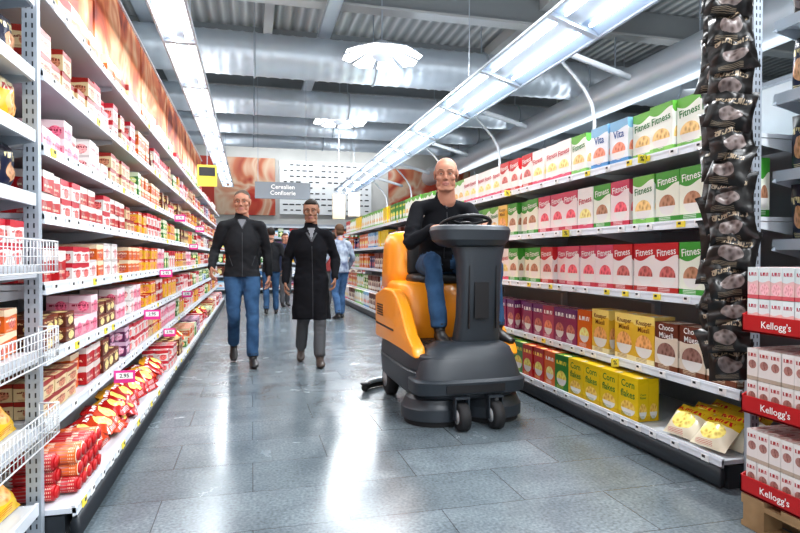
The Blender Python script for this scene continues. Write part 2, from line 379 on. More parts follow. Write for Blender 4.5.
# ------------------------------------------------------------ lights
EMT=mat('fluorescent_tube',(.93,.97,1.),.4,emit=7); EML=mat('lamp_panel_glow',(1,.99,.97),.4,emit=2.2)
for m_ in (EMT,EML): m_.cycles.emission_sampling='NONE'
REFL=mat('reflector_white',(.62,.68,.75),.3); REFB=mat('reflector_blue_grey',(.34,.46,.62),.35)
LC=(.93,.97,1.)
def area(name,loc,sx,sy,power,rot=(0,0,0),col=LC,parent=None):
    l=bpy.data.lights.new(name,'AREA'); l.shape='RECTANGLE'; l.size=sx; l.size_y=sy; l.energy=power; l.color=col
    o=bpy.data.objects.new(name,l); o.location=loc; o.rotation_euler=rot; COL.objects.link(o)
    if parent: o.parent=parent
    return o
def strip(x,z,w,y0,y1,power,up=60,tilt=0,seg=1.5,aw=.1,rf=REFL):
    e=empty('fluorescent_light_strip'); mb=MB()
    T=Matrix.Translation((x,0,z))@Matrix.Rotation(tilt,4,'Y')
    L=y1-y0; cy=(y0+y1)/2
    mb.box((0,cy,.075),(w*.35,L,.06),GREY,M=T)
    for s_ in (-1,1):
        V=[(s_*w*.15,y0,.05),(s_*w*.15,y1,.05),(s_*w*.5,y1,-.03),(s_*w*.5,y0,-.03),(s_*w*.15,y0,.06),(s_*w*.15,y1,.06),(s_*w*.5,y1,-.02),(s_*w*.5,y0,-.02)]
        mb.add(V,[(0,1,2,3),(7,6,5,4),(3,2,6,7),(0,3,7,4),(1,5,6,2)],rf,M=T)
        mb.box((s_*w*.5,cy,-.03),(.02,L,.03),GREY,M=T)
    y=y0
    while y<y1-.3:
        ln=min(seg-.1,y1-y)
        for s_ in (-1,1):
            V,F=sweep([(s_*w*.24,y+.03,-.005),(s_*w*.24,y+ln-.03,-.005)],[.018,.018],n=8,sub=2,cap='flat'); mb.add(V,F,EMT,True,M=T)
        mb.box((0,y+ln+.05,-.02),(w*.96,.07,.035),GREY,M=T)
        y+=seg
    yy=y0+.9
    while yy<y1:
        if min(abs(yy-q) for q in (9.9,12.7,15.2,17.4))>.45: mb.box((x,yy,(z+.1+ZC)/2),(.008,.008,ZC-z-.1),GREY)
        yy+=3
    mb.build('housing',e)
    n=3
    for i in range(n):
        a=y0+L*i/n; area('tube_light',tuple(T@Vector((0,a+L/n/2,-.02))),aw,L/n-.1,power/n,(0,tilt,0),LC,e)
    if up: area('added_uplight',(x,cy,z+.12),.2,L-.2,up,(math.pi,0,0),LC,e)  # upward area light added above the housing to brighten ceiling and ducts
    return e
strip(-.66,3.2,.30,-3,17.5,215,90)
strip(2.66,3.1,.50,-3,17.5,340,110,tilt=.30,rf=REFB)
strip(6.3,3.2,.3,0,18,230,90)
strip(-4.2,3.2,.3,0,18,230,90)
mb=MB()
V,F=sweep([(3.02,-3,3.22),(3.02,17.5,3.22)],[(.03,.03)]*2,n=8,sub=2,cap='flat'); 
mb.add(V,F,GREY,True)
y=.6
while y<17:
    V,F=sweep([(2.62,y,3.24),(3.02,y,3.24),(3.9,y,3.02)],[(.022,.035)]*3,side=(0,1,0),n=8,cap='flat'); mb.add(V,F,WHITE,True)
    V,F=sweep([(3.02,y,3.2),(3.45,y,2.7),(3.45,y,2.05)],[(.018,.018)]*3,n=8,cap='flat'); mb.add(V,F,WHITE,True)
    mb.box((3.45,y,1.05),(.05,.05,2.1),WHITE)
    y+=2.4
mb.build('light_support_frame')
e=empty('added_wall_fill'); mb=MB(); mb.box((2.0,19.6,4.88),(7,.14,.08),GREY); mb.box((-.5,19.6,5.2),(.02,.02,.56),GREY); mb.box((4.5,19.6,5.2),(.02,.02,.56),GREY); mb.build('housing',e)  # added fixture, holds the fill light for the back wall
area('added_wall_fill_light',(2.0,19.65,4.82),6.8,.1,100,(math.radians(40),0,0),parent=e)  # fill light added to brighten the letter board and wall
def ceiling_lamp(x,y,z,r=.62,power=130):
    e=empty('ceiling_lamp',(x,y,z)); mb=MB()
    n=8
    for i in range(n):
        a0=2*math.pi*(i+.08)/n;a1=2*math.pi*(i+.92)/n; am=(a0+a1)/2
        def pt(rr,a,zz): return (rr*math.cos(a),rr*math.sin(a),zz)
        top=[pt(.16,a0,.13),pt(.16,a1,.13),pt(r*.95,a1,-.02),pt(r*1.03,am,-.03),pt(r*.95,a0,-.02)]
        bot=[(p[0],p[1],p[2]-.02) for p in top]
        mb.add(top+bot,[(0,1,2,3,4)],REFL); mb.add(top+bot,[(9,8,7,6,5)],EML)
        mb.add(top+bot,[(0,5,6,1),(1,6,7,2),(2,7,8,3),(3,8,9,4),(4,9,5,0)],GREY)
        V,F=sweep([pt(.15,a0-.06,.12),pt(r*.98,a0-.06,-.03)],[.014,.014],n=6,cap='flat'); mb.add(V,F,GREY)
    V,F=ell((0,0,.08),(.19,.19,.13)); mb.add(V,F,REFL,True)
    V,F=ell((0,0,.0),(.17,.17,.10)); mb.add(V,F,REFL,True)
    mb.box((0,0,(ZC-z)/2+.1),(.02,.02,ZC-z-.2),GREY)
    mb.build('shade',e)
    area('lamp_light',(0,0,-.13),.25,.25,power,parent=e,col=(.97,.985,1))
for y in (-3,.2,4.4,8.9,13.4): ceiling_lamp(1.98,y,4.28)
for y in (4,10): ceiling_lamp(8.5,y,4.4,power=150); ceiling_lamp(-4.5,y,4.4,power=150)
w=bpy.data.worlds.new('world'); sc.world=w; w.use_nodes=True
w.node_tree.nodes['Background'].inputs[0].default_value=(.91,.965,1,1); w.node_tree.nodes['Background'].inputs[1].default_value=1.6

# ------------------------------------------------------------ shelving
ZR=[.14,.46,.895,1.30,1.70]; ZL=[.14,.475,.73,1.0,1.27,1.53,1.81,2.12]
YL,YR=2.46,2.27
def shelving(side,levels,xb,xf,xback,y0,y1,top,pitch=1.25,lipmat=WHITE):
    s=side; mb=MB()
    mb.box((xback+s*.02,(y0+y1)/2,top/2),(.03,y1-y0,top),PANEL)
    mb.box(((xb+xback)/2+s*.02,(y0+y1)/2,.055),(abs(xback-xb)-.04,y1-y0,.11),DARK)
    V,F=sweep([(xb,y0,.06),(xb,y1,.06)],[(.022,.05)]*2,side=(1,0,0),n=12,sub=2,cap='flat'); mb.add(V,F,DARK,True)
    for i,z in enumerate(levels):
        x=xb if i==0 else xf
        mb.box(((x+xback)/2,(y0+y1)/2,z-.012),(abs(xback-x),y1-y0,.02),WHITE)
        V=[(x-s*.004,y0,z-.04),(x-s*.004,y1,z-.04),(x+s*.004,y1,z+.008),(x+s*.004,y0,z+.008),(x+s*.012,y0,z-.04),(x+s*.012,y1,z-.04),(x+s*.016,y1,z+.008),(x+s*.016,y0,z+.008)]
        mb.add(V,[(0,3,2,1),(4,5,6,7),(3,7,6,2),(0,1,5,4),(0,4,7,3),(1,2,6,5)],lipmat)
        y=y0+.1
        while y<min(y1,9):
            m_=TAGW if R()<.85 else TAGY
            mb.box((x-s*.004,y,z-.017),(.004,U(.045,.07),.032),m_)
            mb.box((x-s*.0065,y+.008,z-.012),(.002,.02,.012),TXTD)
            y+=U(.12,.26)
    y=y0+.02
    while y<=y1:
        mb.box((xback-s*.02,y,top/2),(.05,.035,top),WHITE)
        for i,z in enumerate(levels[1:]):
            V=[(xback-s*.04,y-.016,z-.025),(xf+s*.03,y-.016,z-.025),(xf+s*.03,y-.016,z-.045),(xback-s*.04,y-.016,z-.12)]
            V2=[(a,b+.004,c) for a,b,c in V]
            mb.add(V+V2,[(0,1,2,3),(7,6,5,4),(0,4,5,1),(3,2,6,7),(1,5,6,2)],WHITE)
        y+=pitch
    return mb
mb=shelving(1,ZR,2.15,2.25,2.80,YR,14.6,2.05); mb.build('supermarket_shelving')
mb=shelving(-1,ZL,-.66,-.76,-1.28,YL,14.6,2.56); mb.build('supermarket_shelving')
def post(x,y,h,w=.045):
    mb=MB(); mb.box((x,y,h/2),(w,.035,h),GREY)
    z=.1
    while z<h-.05:
        for o in (-.01,.01): mb.box((x+o,y-.0178,z),(.005,.002,.018),DARK)
        z+=.035
    mb.build('shelf_post')
post(-.79,YL-.03,3.0,.05); post(2.30,YR-.02,2.9,.05)
NL=[.2,.48,.76,1.07,1.33,1.56,1.78,2.05]
yl1=YL-.06
mb=MB(); mb.box((-1.29,.85,1.25),(.03,3.06,2.5),PANEL)
for z in NL:
    mb.box((-1.02,.85,z-.012),(.52,3.04,.02),WHITE); mb.box((-.765,.85,z-.018),(.012,3.04,.045),WHITE)
    V=[(-1.27,yl1-.02,z-.02),(-.77,yl1-.02,z-.02),(-.77,yl1-.02,z-.04),(-1.27,yl1-.02,z-.14)]; V2=[(a,b-.005,c) for a,b,c in V]
    mb.add(V+V2,[(3,2,1,0),(4,5,6,7),(0,1,5,4),(3,7,6,2)],GREY)
mb.build('supermarket_shelving')
NR=[.45,.85,1.18,1.5,1.86,2.2]
yr1=YR-.05
mb=MB(); mb.box((2.86,yr1-1.1,1.3),(.03,2.2,2.6),PANEL); mb.box((2.62,yr1-1.1,.06),(.44,2.2,.12),DARK)
for z in NR:
    mb.box((2.62,yr1-1.1,z-.012),(.46,2.2,.02),WHITE); mb.box((2.385,yr1-1.1,z-.018),(.012,2.2,.05),GREY)
    V=[(2.84,yr1-.01,z-.02),(2.39,yr1-.01,z-.02),(2.36,yr1-.01,z-.045),(2.84,yr1-.01,z-.15)]; V2=[(a,b-.006,c) for a,b,c in V]
    mb.add(V+V2,[(3,2,1,0),(4,5,6,7),(0,1,5,4),(3,7,6,2)],GREY)
mb.build('supermarket_shelving')
def wire_basket(x0,x1,y0,y1,z0,z1,name='wire_basket'):
    mb=MB(); r=.0018
    def w_(a,b,rr=r):
        V,F=sweep([a,b],[rr,rr],n=5,sub=2,cap='flat'); mb.add(V,F,WIRE,True)
    nz=5
    for k in range(nz):
        z=z0+(z1-z0)*k/(nz-1); rr=.0032 if k in (0,nz-1) else r
        w_((x1,y0,z),(x1,y1,z),rr); w_((x0,y1,z),(x1,y1,z),rr); w_((x0,y0,z),(x1,y0,z),rr)
    y=y0
    while y<=y1+.001: w_((x1,y,z0),(x1,y,z1)); y+=.03
    x=x0
    while x<=x1: w_((x,y1,z0),(x,y1,z1)); w_((x,y0,z0),(x,y0,z1)); x+=.03
    mb.build(name)
for z in (.48,.76,1.07): wire_basket(-.755,-.69,.9,2.37,z-.02,z+.09)
# ------------------------------------------------------------ products
def products(name,side,xf,z,y0,y1,seq,gap,deep=2,rev=False):
    mb=MB(); s=side; y=y0
    while y<y1-.05:
        mn,w,h,d,kind,run=seq(y)
        m_=P[mn]
        for _ in range(run):
            if y+w>y1: y=y1; break
            off=U(.018,.03) if R()<.85 else U(.04,.09)
            yc=y+w/2
            if rev: yc=y1-(y-y0)-w/2
            if kind=='box':
                n=max(1,int(gap/h))
                if n>1 and R()<.25: n-=1
                for k in range(n):
                    o2=off+U(0,.008)
                    for q in range(deep):
                        mb.box((xf+s*(o2+d/2+q*(d+.002)),yc,z+.002+h*(k+.5)),(d,w-.004,h-.001),m_,rz=U(-.03,.03) if q==0 else 0)
            elif kind=='fit':
                for q in range(deep):
                    mb.box((xf+s*(off+d/2+q*(d+.002)),yc,z+.002+h*.5),(d,w-.004,h),m_)
                if yc<7.5:
                    tm,tx,sz,vz={'fit_pink':(TXTW,'Fitness',.058,.82),'fit_red':(TXTW,'Fitness',.058,.82),'fit_green':(TXTW,'Fitness',.058,.82),'fit_white':(TXTR,'Fitness',.058,.70),'wht_green':(TXTG,'Fitness',.058,.70),
                      'choc':(TXTW,'Choco\nMüesli',.045,.82),'beige':(TXTB,'Knusper\nMüesli',.042,.78),'wht_blue':(TXTU,'Vita',.07,.68)}.get(mn,(None,'',0,0))
                    if tm:
                        V,F=text_geo(tx,sz)
                        mb.add(V,F,tm,M=face_minus_x(xf+s*(off-.0015),yc,z+h*vz)@Matrix.Rotation(.10 if tx=='Fitness' else 0,4,'Z'))
            elif kind=='corn':
                for q in range(deep): mb.box((xf+s*(off+d/2+q*(d+.002)),yc,z+.002+h*.5),(d,w-.004,h),m_)
                if yc<6:
                    V,F=text_geo('Corn\nflakes',.06); mb.add(V,F,TXTG,M=face_minus_x(xf+s*(off-.0015),yc,z+h*.70))
                    V,F=text_geo('Corn\nflakes',.018); mb.add(V,F,TXTG,M=face_minus_y(xf+s*(off+d*.5),yc-w/2+.0008,z+h*.6))
            elif kind=='bag':
                for k in range(max(1,int(gap/.055))):
                    V,F,UV=pillow(w*1.02,d*1.5,.075,seed=R()*50)
                    M=Matrix.Translation((xf+s*(off+.11+U(-.02,.03)),yc+U(-.01,.01),z+.05+k*.05))@Matrix.Rotation(-s*math.pi/2+U(-.25,.25),4,'Z')@Matrix.Rotation(-(math.pi/2-.45)+U(-.25,.25),4,'X')
                    mb.add(V,F,m_,True,UV,M)
            elif kind=='stand':
                for q in range(deep):
                    V,F,UV=pillow(w*1.0,h,.07,seed=R()*50)
                    M=Matrix.Translation((xf+s*(off+.05+q*.07),yc,z+h/2+.004))@Matrix.Rotation(-s*math.pi/2+U(-.12,.12),4,'Z')@Matrix.Rotation(U(-.05,.05),4,'X')
                    mb.add(V,F,m_,True,UV,M)
            elif kind=='lean':
                for q in range(3):
                    V,F,UV=pillow(w*1.02,h,.085,seed=R()*50)
                    M=Matrix.Translation((xf+s*(off+.09+q*.09),yc+U(-.01,.01),z+h*.40+q*.01))@Matrix.Rotation(-s*math.pi/2+U(-.15,.15),4,'Z')@Matrix.Rotation(-.75+U(-.15,.15),4,'X')
                    mb.add(V,F,m_,True,UV,M)
            elif kind=='roll':
                r=w/2
                for k in range(3):
                    m2=random.choice([m_,m_,P['tea_org']])
                    V,F=sweep([(xf+s*(off+.01),yc+(k%2)*r*.6,z+r+.002+k*r*1.75),(xf+s*(off+.24),yc+(k%2)*r*.6,z+r+.002+k*r*1.75)],[r*.97]*2,n=14,sub=4,cap='flat')
                    mb.add(V,F,m2,True)
                    mb.add(*sweep([(xf+s*(off+.0),yc+(k%2)*r*.6,z+r+.002+k*r*1.75),(xf+s*(off+.012),yc+(k%2)*r*.6,z+r+.002+k*r*1.75)],[r*.7]*2,n=14,sub=2,cap='flat'),TRAY,True)
            y+=w+U(.001,.006)
            if R()<.04: y+=U(.02,.07)
    return mb.build(name)
def zones(zs,fallback,frun=(2,5)):
    def f(y):
        for y1,it in zs:
            if y<y1:
                if isinstance(it,list): it=random.choice(it); return (*it,random.randint(1,3))
                return (*it,1)
        it=random.choice(fallback); return (*it,random.randint(*frun))
    return f
def B(n,w=.195,h=.29,d=.065,k='fit'): return (n,w,h,d,k)
far=[B('fit_pink',k='box'),B('purple',k='box'),B('redbox',k='box'),B('greenyel',k='box'),B('yellow',k='box'),B('choc',k='box'),B('wht_blue',k='box'),B('orangeb',k='box'),B('wht_green',k='box'),B('fit_white',k='box'),B('tea_green',.15,.14,.1,'box'),B('navy',.16,.24,.1,'box')]
products('snack_bags',1,2.15,.14,YR+.05,2.9,zones([(9,B('bag_white',.2,.20,.13,'lean'))],far),.2)
products('cereal_boxes',1,2.15,.14,2.92,14.4,zones([(3.65,B('yellow',.19,.25,.07,'corn')),(3.82,B('greenyel',.18,.25,.07,'box')),(4.05,B('orangeb',.17,.25,.07,'box')),(4.3,B('redbox',.17,.25,.07,'box')),(4.9,B('greenyel',.19,.25,.07,'box'))],far),.29)
products('cereal_boxes',1,2.25,.46,YR+.05,14.4,zones([(2.85,B('choc',.19,.27,.07)),(3.45,B('beige',.195,.29,.07)),(3.6,B('orangeb',.17,.27,.07,'box')),(4.4,[B('pinkcer',.17,.26,.07,'box'),B('purple',.17,.26,.07,'box')]),(5.6,B('purple',.17,.26,.07,'box'))],far),.32)
products('cereal_boxes',1,2.25,.895,YR+.05,14.4,zones([(2.7,B('fit_green')),(3.3,B('fit_red')),(4.3,[B('fit_pink'),B('fit_red'),B('fit_white')]),(4.8,B('fit_green')),(5.6,B('fit_white'))],far),.31)
products('cereal_boxes',1,2.25,1.30,YR+.05,14.4,zones([(2.75,B('fit_green')),(3.0,B('wht_green')),(3.2,B('fit_pink')),(3.45,B('fit_green')),(3.7,B('fit_white')),(4.4,[B('fit_pink'),B('fit_white'),B('fit_green')]),(5.0,B('beige')),(6.4,[B('fit_green'),B('wht_green')])],far),.31)
products('cereal_boxes',1,2.25,1.70,YR+.1,14.4,zones([(3.0,B('wht_green',h=.28)),(3.4,B('wht_blue',h=.28)),(3.8,B('wht_green',h=.28)),(4.3,B('fit_white',.19,.28,.07)),(5.0,B('fit_red',.19,.28,.07)),(6,B('fit_white',.19,.27,.07)),(7.5,B('wht_green',.19,.27,.07,'box'))],[B('wht_green',k='box'),B('fit_red',k='box'),B('greenyel',k='box'),B('wht_green',k='box'),B('yellow',k='box')]),.3)
def L(n,w=.13,h=.09,d=.1,k='box'): return (n,w,h,d,k)
reds=[L('tea_red'),L('tea_wr'),L('tea_pink'),L('tea_beige'),L('tea_white'),L('tea_wr',.15,.1),L('tea_brown',.12,.08),L('tea_wr',.11,.17),L('tea_org',.12,.085),L('tea_yel',.12,.085)]
mixd=reds+[L('tea_green'),L('tea_yel'),L('tea_blue',.14,.1),L('tea_yel',.15,.17),L('tea_org',.14,.1),L('tea_pur',.12,.09),L('tea_green',.13,.15)]
low=[L('bag_red',.15,.1,.12,'bag'),L('bag_org',.16,.1,.12,'bag'),L('tea_red',.14,.1),L('bag_yel',.15,.1,.12,'bag'),L('tea_wr',.14,.12),L('tea_green',.15,.12)]
y0l=YL+.05
products('biscuit_rolls',-1,-.66,.14,y0l,3.0,zones([(9,L('tea_red',.068,.06,.24,'roll'))],mixd),.14)
products('snack_bags',-1,-.66,.14,3.02,5.2,zones([(3.3,L('bag_org',.17,.1,.13,'bag')),(9,[L('bag_red',.18,.1,.13,'bag'),L('bag_org',.18,.1,.13,'bag'),L('bag_red',.17,.1,.13,'bag')])],low),.16)
products('biscuit_packs',-1,-.66,.14,5.22,14.4,zones([],low+mixd),.2)
products('biscuit_packs',-1,-.76,.475,y0l,14.4,zones([(2.85,L('tea_beige',.15,.07)),(3.1,L('tea_org',.13,.085)),(3.7,[L('tea_brown',.14,.09),L('tea_red',.14,.09),L('tea_beige',.14,.09)]),(4.6,[L('tea_wr',.14,.09),L('tea_pur',.14,.09)])],mixd),.19)
products('biscuit_packs',-1,-.76,.73,y0l,14.4,zones([(2.9,L('tea_brown',.14,.065)),(3.3,L('tea_pink',.13,.09)),(4.4,[L('tea_red',.13,.09),L('tea_white',.13,.09),L('tea_brown',.14,.065),L('tea_pink',.13,.09)])],mixd),.19)
products('biscuit_packs',-1,-.76,1.0,y0l,14.4,zones([(2.75,L('tea_red',.1,.13)),(3.1,L('tea_wr',.15,.075)),(4.4,[L('tea_white',.14,.09),L('tea_beige',.14,.09),L('tea_brown',.13,.085),L('tea_org',.13,.085)])],mixd),.19)
products('tea_boxes',-1,-.76,1.27,y0l,14.4,zones([(3.0,[L('tea_red',.13,.085),L('tea_wr',.13,.085)]),(4.6,[L('tea_wr',.14,.085),L('tea_red',.14,.085),L('tea_beige',.14,.08),L('tea_yel',.13,.08)])],mixd),.19)
products('tea_boxes',-1,-.76,1.53,y0l,14.4,zones([(3.1,[L('tea_white',.14,.08),L('tea_pink',.13,.08)]),(4.3,[L('tea_wr',.14,.085),L('tea_white',.14,.085),L('tea_beige',.14,.085)])],reds+[L('tea_yel'),L('tea_green')]),.19)
products('tea_boxes',-1,-.76,1.81,y0l,14.4,zones([(4.5,[L('tea_wr',.14,.1),L('tea_red',.14,.1),L('tea_beige',.13,.09)])],mixd),.2)
products('tea_boxes',-1,-.80,2.12,y0l,14.4,zones([(5,[L('tea_wr',.2,.19),L('tea_beige',.18,.17),L('tea_org',.18,.19)])],[L('tea_wr',.2,.17),L('tea_red',.18,.15),L('tea_yel',.2,.2),L('tea_white',.2,.2),L('tea_green',.18,.2)]),.25)
nb=[('bag_yel',.48),('bag_yel',.2),('tea_org',.76),('tea_wr',1.07),('bag_navy',1.33),('bag_yel',1.56),('bag_navy',1.78),('tea_yel',2.05)]
for mn,z in nb:
    k='lean' if z<.6 else ('stand' if mn.startswith('bag') else 'box')
    products('pasta_bags' if k=='lean' else 'grocery_packs',-1,-.775,z,.9,yl1-.035,zones([(9,L(mn,.12 if k!='lean' else .2,{'lean':.19,'stand':.17,'box':.08}[k],.09,k))],[L(mn)]),.18,rev=True)
for z in NR[2:]:
    products('coffee_bags',1,2.39,z,.5,yr1-.025,zones([(9,[L('bag_navy',.12,.26,.07,'stand'),L('bag_black',.12,.26,.07,'stand')])],[L('bag_navy')]),.26,rev=True)
products('grocery_packs',1,2.39,.85,.5,yr1-.025,zones([(9,L('tea_beige',.13,.2))],reds),.26,rev=True)

mb=MB()
for col_,(dx,dy) in enumerate(((-.01,-.01),(.03,.08))):
    z=2.5-col_*.06
    while z>.62:
        V,F,UV=pillow(U(.18,.21),.19,.09,seed=R()*90,n=14,amp=.9)
        for i_,v in enumerate(V):
            v.y+=.012*noise.noise(Vector((v.x*28+z*9,v.z*28,z*5)))
        M=Matrix.Translation((2.09+dx+U(-.015,.015),2.17+dy+U(-.015,.015),z))@Matrix.Rotation(-math.pi/2+.75+U(-.4,.4),4,'Z')@Matrix.Rotation(-.3+U(-.18,.18),4,'X')@Matrix.Rotation(U(-.25,.25),4,'Y')
        mb.add(V,F,P['bag_black'],True,UV,M); z-=U(.115,.135)
    mb.box((2.11+dx,2.19+dy,1.55),(.012,.003,2.0),TAGW)
mb.box((2.15,2.2,2.62),(.14,.3,.02),GREY)
mb.build('hanging_coffee_bags')

e=empty('cereal_bar_display',(0,0,0))
mb=MB()
px0,px1,py0,py1=1.95,2.33,1.10,1.96
for k in range(5): mb.box(((px0+px1)/2,py0+.06+k*(py1-py0-.12)/4,.125),(px1-px0,.11,.02),WOOD)
for x in (px0+.05,(px0+px1)/2,px1-.05):
    mb.box((x,(py0+py1)/2,.105),(.09,py1-py0,.02),WOOD)
    for k in range(3): mb.box((x,py0+.06+k*(py1-py0-.12)/2,.058),(.09,.1,.075),WOOD)
    mb.box((x,(py0+py1)/2,.011),(.09,py1-py0,.02),WOOD)
mb.build('pallet',e)
mb=MB(); zt=[.14,.47,.80]
for ti,z in enumerate(zt):
    th=.07
    mb.box(((px0+px1)/2,(py0+py1)/2,z+.004),(px1-px0,py1-py0,.006),TRAY)
    mb.box((px0+.003,(py0+py1)/2,z+th/2),(.006,py1-py0,th),TRAY); mb.box((px1-.003,(py0+py1)/2,z+.12),(.006,py1-py0,.24),TRAY)
    for yy in (py0+.003,py1-.003):
        V=[(px0,yy-.003,z),(px1,yy-.003,z),(px1,yy-.003,z+.25),(px0+.12,yy-.003,z+.12),(px0,yy-.003,z+th)]; V2=[(a,b+.006,c) for a,b,c in V]
        mb.add(V+V2,[(4,3,2,1,0),(5,6,7,8,9),(0,1,6,5),(3,8,7,2),(4,9,8,3),(0,5,9,4)],TRAY)
    yy=py1-.16
    while yy>py0+.1:
        V,F=text_geo("Kellogg's",.038); mb.add(V,F,TXTW,M=face_minus_x(px0-.0012,yy,z+.035)); yy-=.3
    m_=P['barpink'] if ti==2 else P['bar']; hh=.128
    for k in range(2):
        y=py1-.012
        while y-.05>py0:
            for q in range(3): mb.box((px0+.014+.06+q*.118,y-.026,z+.008+hh*(k+.5)),(.115,.051,hh-.002),m_,rz=U(-.03,.03))
            y-=.0535
mb.build('cartons',e)

mb=MB()
for (y,z,w_,h_) in ((3.55,.43,.11,.07),(4.5,.69,.11,.07),(5.4,.45,.1,.07),(5.2,.97,.1,.06),(6.2,1.5,.1,.07),(7.6,1.24,.1,.07),(6.8,.7,.1,.07),(8.5,1.5,.12,.08)):
    mb.box((-.70,y,z),(w_,.004,h_),TAGP); mb.box((-.70,y-.003,z+.005),(w_*.8,.002,h_*.5),TAGW)
    V,F=text_geo('2.95',.03); mb.add(V,F,TXTD,M=face_minus_y(-.70,y-.005,z+.005)); mb.box((-.75,y,z+.01),(.014,.003,.02),GREY)
mb.build('price_cards')
mb=MB()
for (y,z) in ((2.95,1.68),(3.8,1.28),(4.8,1.68),(3.2,.44),(5.6,.88)):
    mb.box((2.215,y,z),(.055,.003,.05),TAGY); mb.box((2.243,y,z+.015),(.008,.003,.012),GREY); V,F=text_geo('%',.04); mb.add(V,F,TXTD,M=face_minus_y(2.215,y-.003,z))
mb.build('price_cards')
# ------------------------------------------------------------ banners & signs
def poster(name,cols,scale=2.):
    m,nt,b=newmat(name); tc=nt.nodes.new('ShaderNodeTexCoord')
    n=nt.nodes.new('ShaderNodeTexNoise'); n.inputs['Scale'].default_value=scale; n.inputs['Detail'].default_value=2; n.inputs['Distortion'].default_value=1.5
    nt.links.new(tc.outputs['Object'],n.inputs['Vector'])
    r=nt.nodes.new('ShaderNodeValToRGB'); cr_=r.color_ramp; cr_.elements[0].position=.3; cr_.elements[1].position=.72
    cr_.elements[0].color=(*cols[0],1); cr_.elements[1].color=(*cols[-1],1)
    for i,c in enumerate(cols[1:-1]): e_=cr_.elements.new(.3+.42*(i+1)/(len(cols)-1)); e_.color=(*c,1)
    nt.links.new(n.outputs['Fac'],r.inputs[0]); nt.links.new(r.outputs[0],b.inputs['Base Color']); b.inputs['Roughness'].default_value=.6
    return m
PO=poster('food_banner_print',[C('7a2614'),C('b84e22'),C('d87c48'),C('e6b48a'),C('c8602c')],1.4)
mb=MB(); y=1.0; 
while y<13.5:
    mb.box((-1.18,y+.98,3.0),(.02,1.90,.84),PO); mb.box((-1.165,y+.98,2.575),(.03,1.95,.02),WHITE); mb.box((-1.165,y+.98,3.43),(.03,1.95,.02),WHITE)
    mb.box((-1.2,y,2.95),(.03,.03,1.0),WHITE); y+=1.96
mb.build('food_banner')
PO2=poster('red_poster_print',[C('a8281c'),C('b84a30'),C('c8b098'),C('b87050'),C('902018')],.7)
mb=MB(); mb.box((-.65,YB-.06,3.6),(2.9,.06,2.0),PO2); mb.box((-1.7,YB-.1,3.6),(.9,.02,2.0),mat('poster_red',C('b23a2c'),.5)); mb.build('wall_poster')
mb=MB(); mb.box((2.6,YB-.06,3.6),(3.3,.06,1.9),mat('white_panel',(.80,.82,.83),.5))
for i in range(9):
    z=2.8+i*.2
    for k in range(14):
        if R()<.8: w_=U(.09,.18); mb.box((1.15+k*.225,YB-.095,z),(w_,.01,.04),TXTD)
mb.build('wall_letter_board')
mb=MB(); mb.box((6.5,YB-.06,3.5),(3.2,.06,1.8),PO2); mb.build('wall_poster')
mb=MB(); SG=mat('sign_grey',(.22,.25,.28),.5)
mb.box((.60,11.8,2.44),(1.08,.04,.33),SG)
V,F=text_geo('Cerealien\nConfiserie',.12); mb.add(V,F,TXTW,M=face_minus_y(.60,11.775,2.45))
for x in (.12,1.06): mb.box((x,11.8,(2.60+ZC)/2),(.01,.01,ZC-2.60),GREY)
mb.build('hanging_aisle_sign')
mb=MB(); mb.box((-.65,9.2,2.34),(.28,.03,.32),TAGY); mb.box((-.65,9.18,2.40),(.23,.01,.13),TXTD); mb.box((-.65,9.2,2.82),(.01,.01,.66),GREY)
mb.build('promotion_sign')
for x,z,c in ((2.05,2.35,C('c8b89a')),(2.5,2.45,C('b0a898'))):
    mb=MB(); mb.box((x,12+x,z),(.3,.03,.6),mat('hanging_sign_print',c,.5)); mb.box((x,12+x,(z+.3+ZC)/2),(.01,.01,ZC-z-.3),GREY); mb.build('hanging_aisle_sign')
mb=MB(); mb.box((1.5,19.2,1.1),(9,.05,2.2),PANEL)
for z in (.15,.55,.95,1.35,1.75,2.1): mb.box((1.5,18.95,z-.012),(9,.45,.02),WHITE); mb.box((1.5,18.72,z-.02),(9,.01,.05),WHITE)
mb.build('supermarket_shelving')
mb=MB(); keys=['navy','tea_blue','redbox','greenyel','purple','tea_yel','fit_red','tea_brown','wht_blue','tea_green','choc']
for z in (.15,.55,.95,1.35,1.75):
    x=-2.9
    while x<5.8:
        m_=P[random.choice(keys)]; w_=U(.12,.3); h_=U(.2,.3)
        for _ in range(random.randint(1,3)):
            mb.box((x+w_/2,18.9,z+h_/2+.001),(w_-.01,.25,h_),m_); x+=w_
mb.build('grocery_packs')

# ------------------------------------------------------------ people
def remesh(pieces,voxel,smooth=4):
    V=[];F=[]
    for v,f,l in pieces:
        o=len(V); V+=[tuple(p) for p in v]; F+=[tuple(o+i for i in q) for q in f]
    me=bpy.data.meshes.new('tmp'); me.from_pydata(V,[],F); me.update()
    bm=bmesh.new(); bm.from_mesh(me); bmesh.ops.recalc_face_normals(bm,faces=bm.faces); bm.to_mesh(me); bm.free()
    ob=bpy.data.objects.new('tmp',me); COL.objects.link(ob)
    r=ob.modifiers.new('r','REMESH'); r.mode='VOXEL'; r.voxel_size=voxel; r.use_smooth_shade=True
    s_=ob.modifiers.new('s','SMOOTH'); s_.factor=.5; s_.iterations=smooth
    bpy.context.view_layer.update()
    out=bpy.data.meshes.new_from_object(ob.evaluated_get(bpy.context.evaluated_depsgraph_get()))
    bpy.data.objects.remove(ob); bpy.data.meshes.remove(me)
    return out
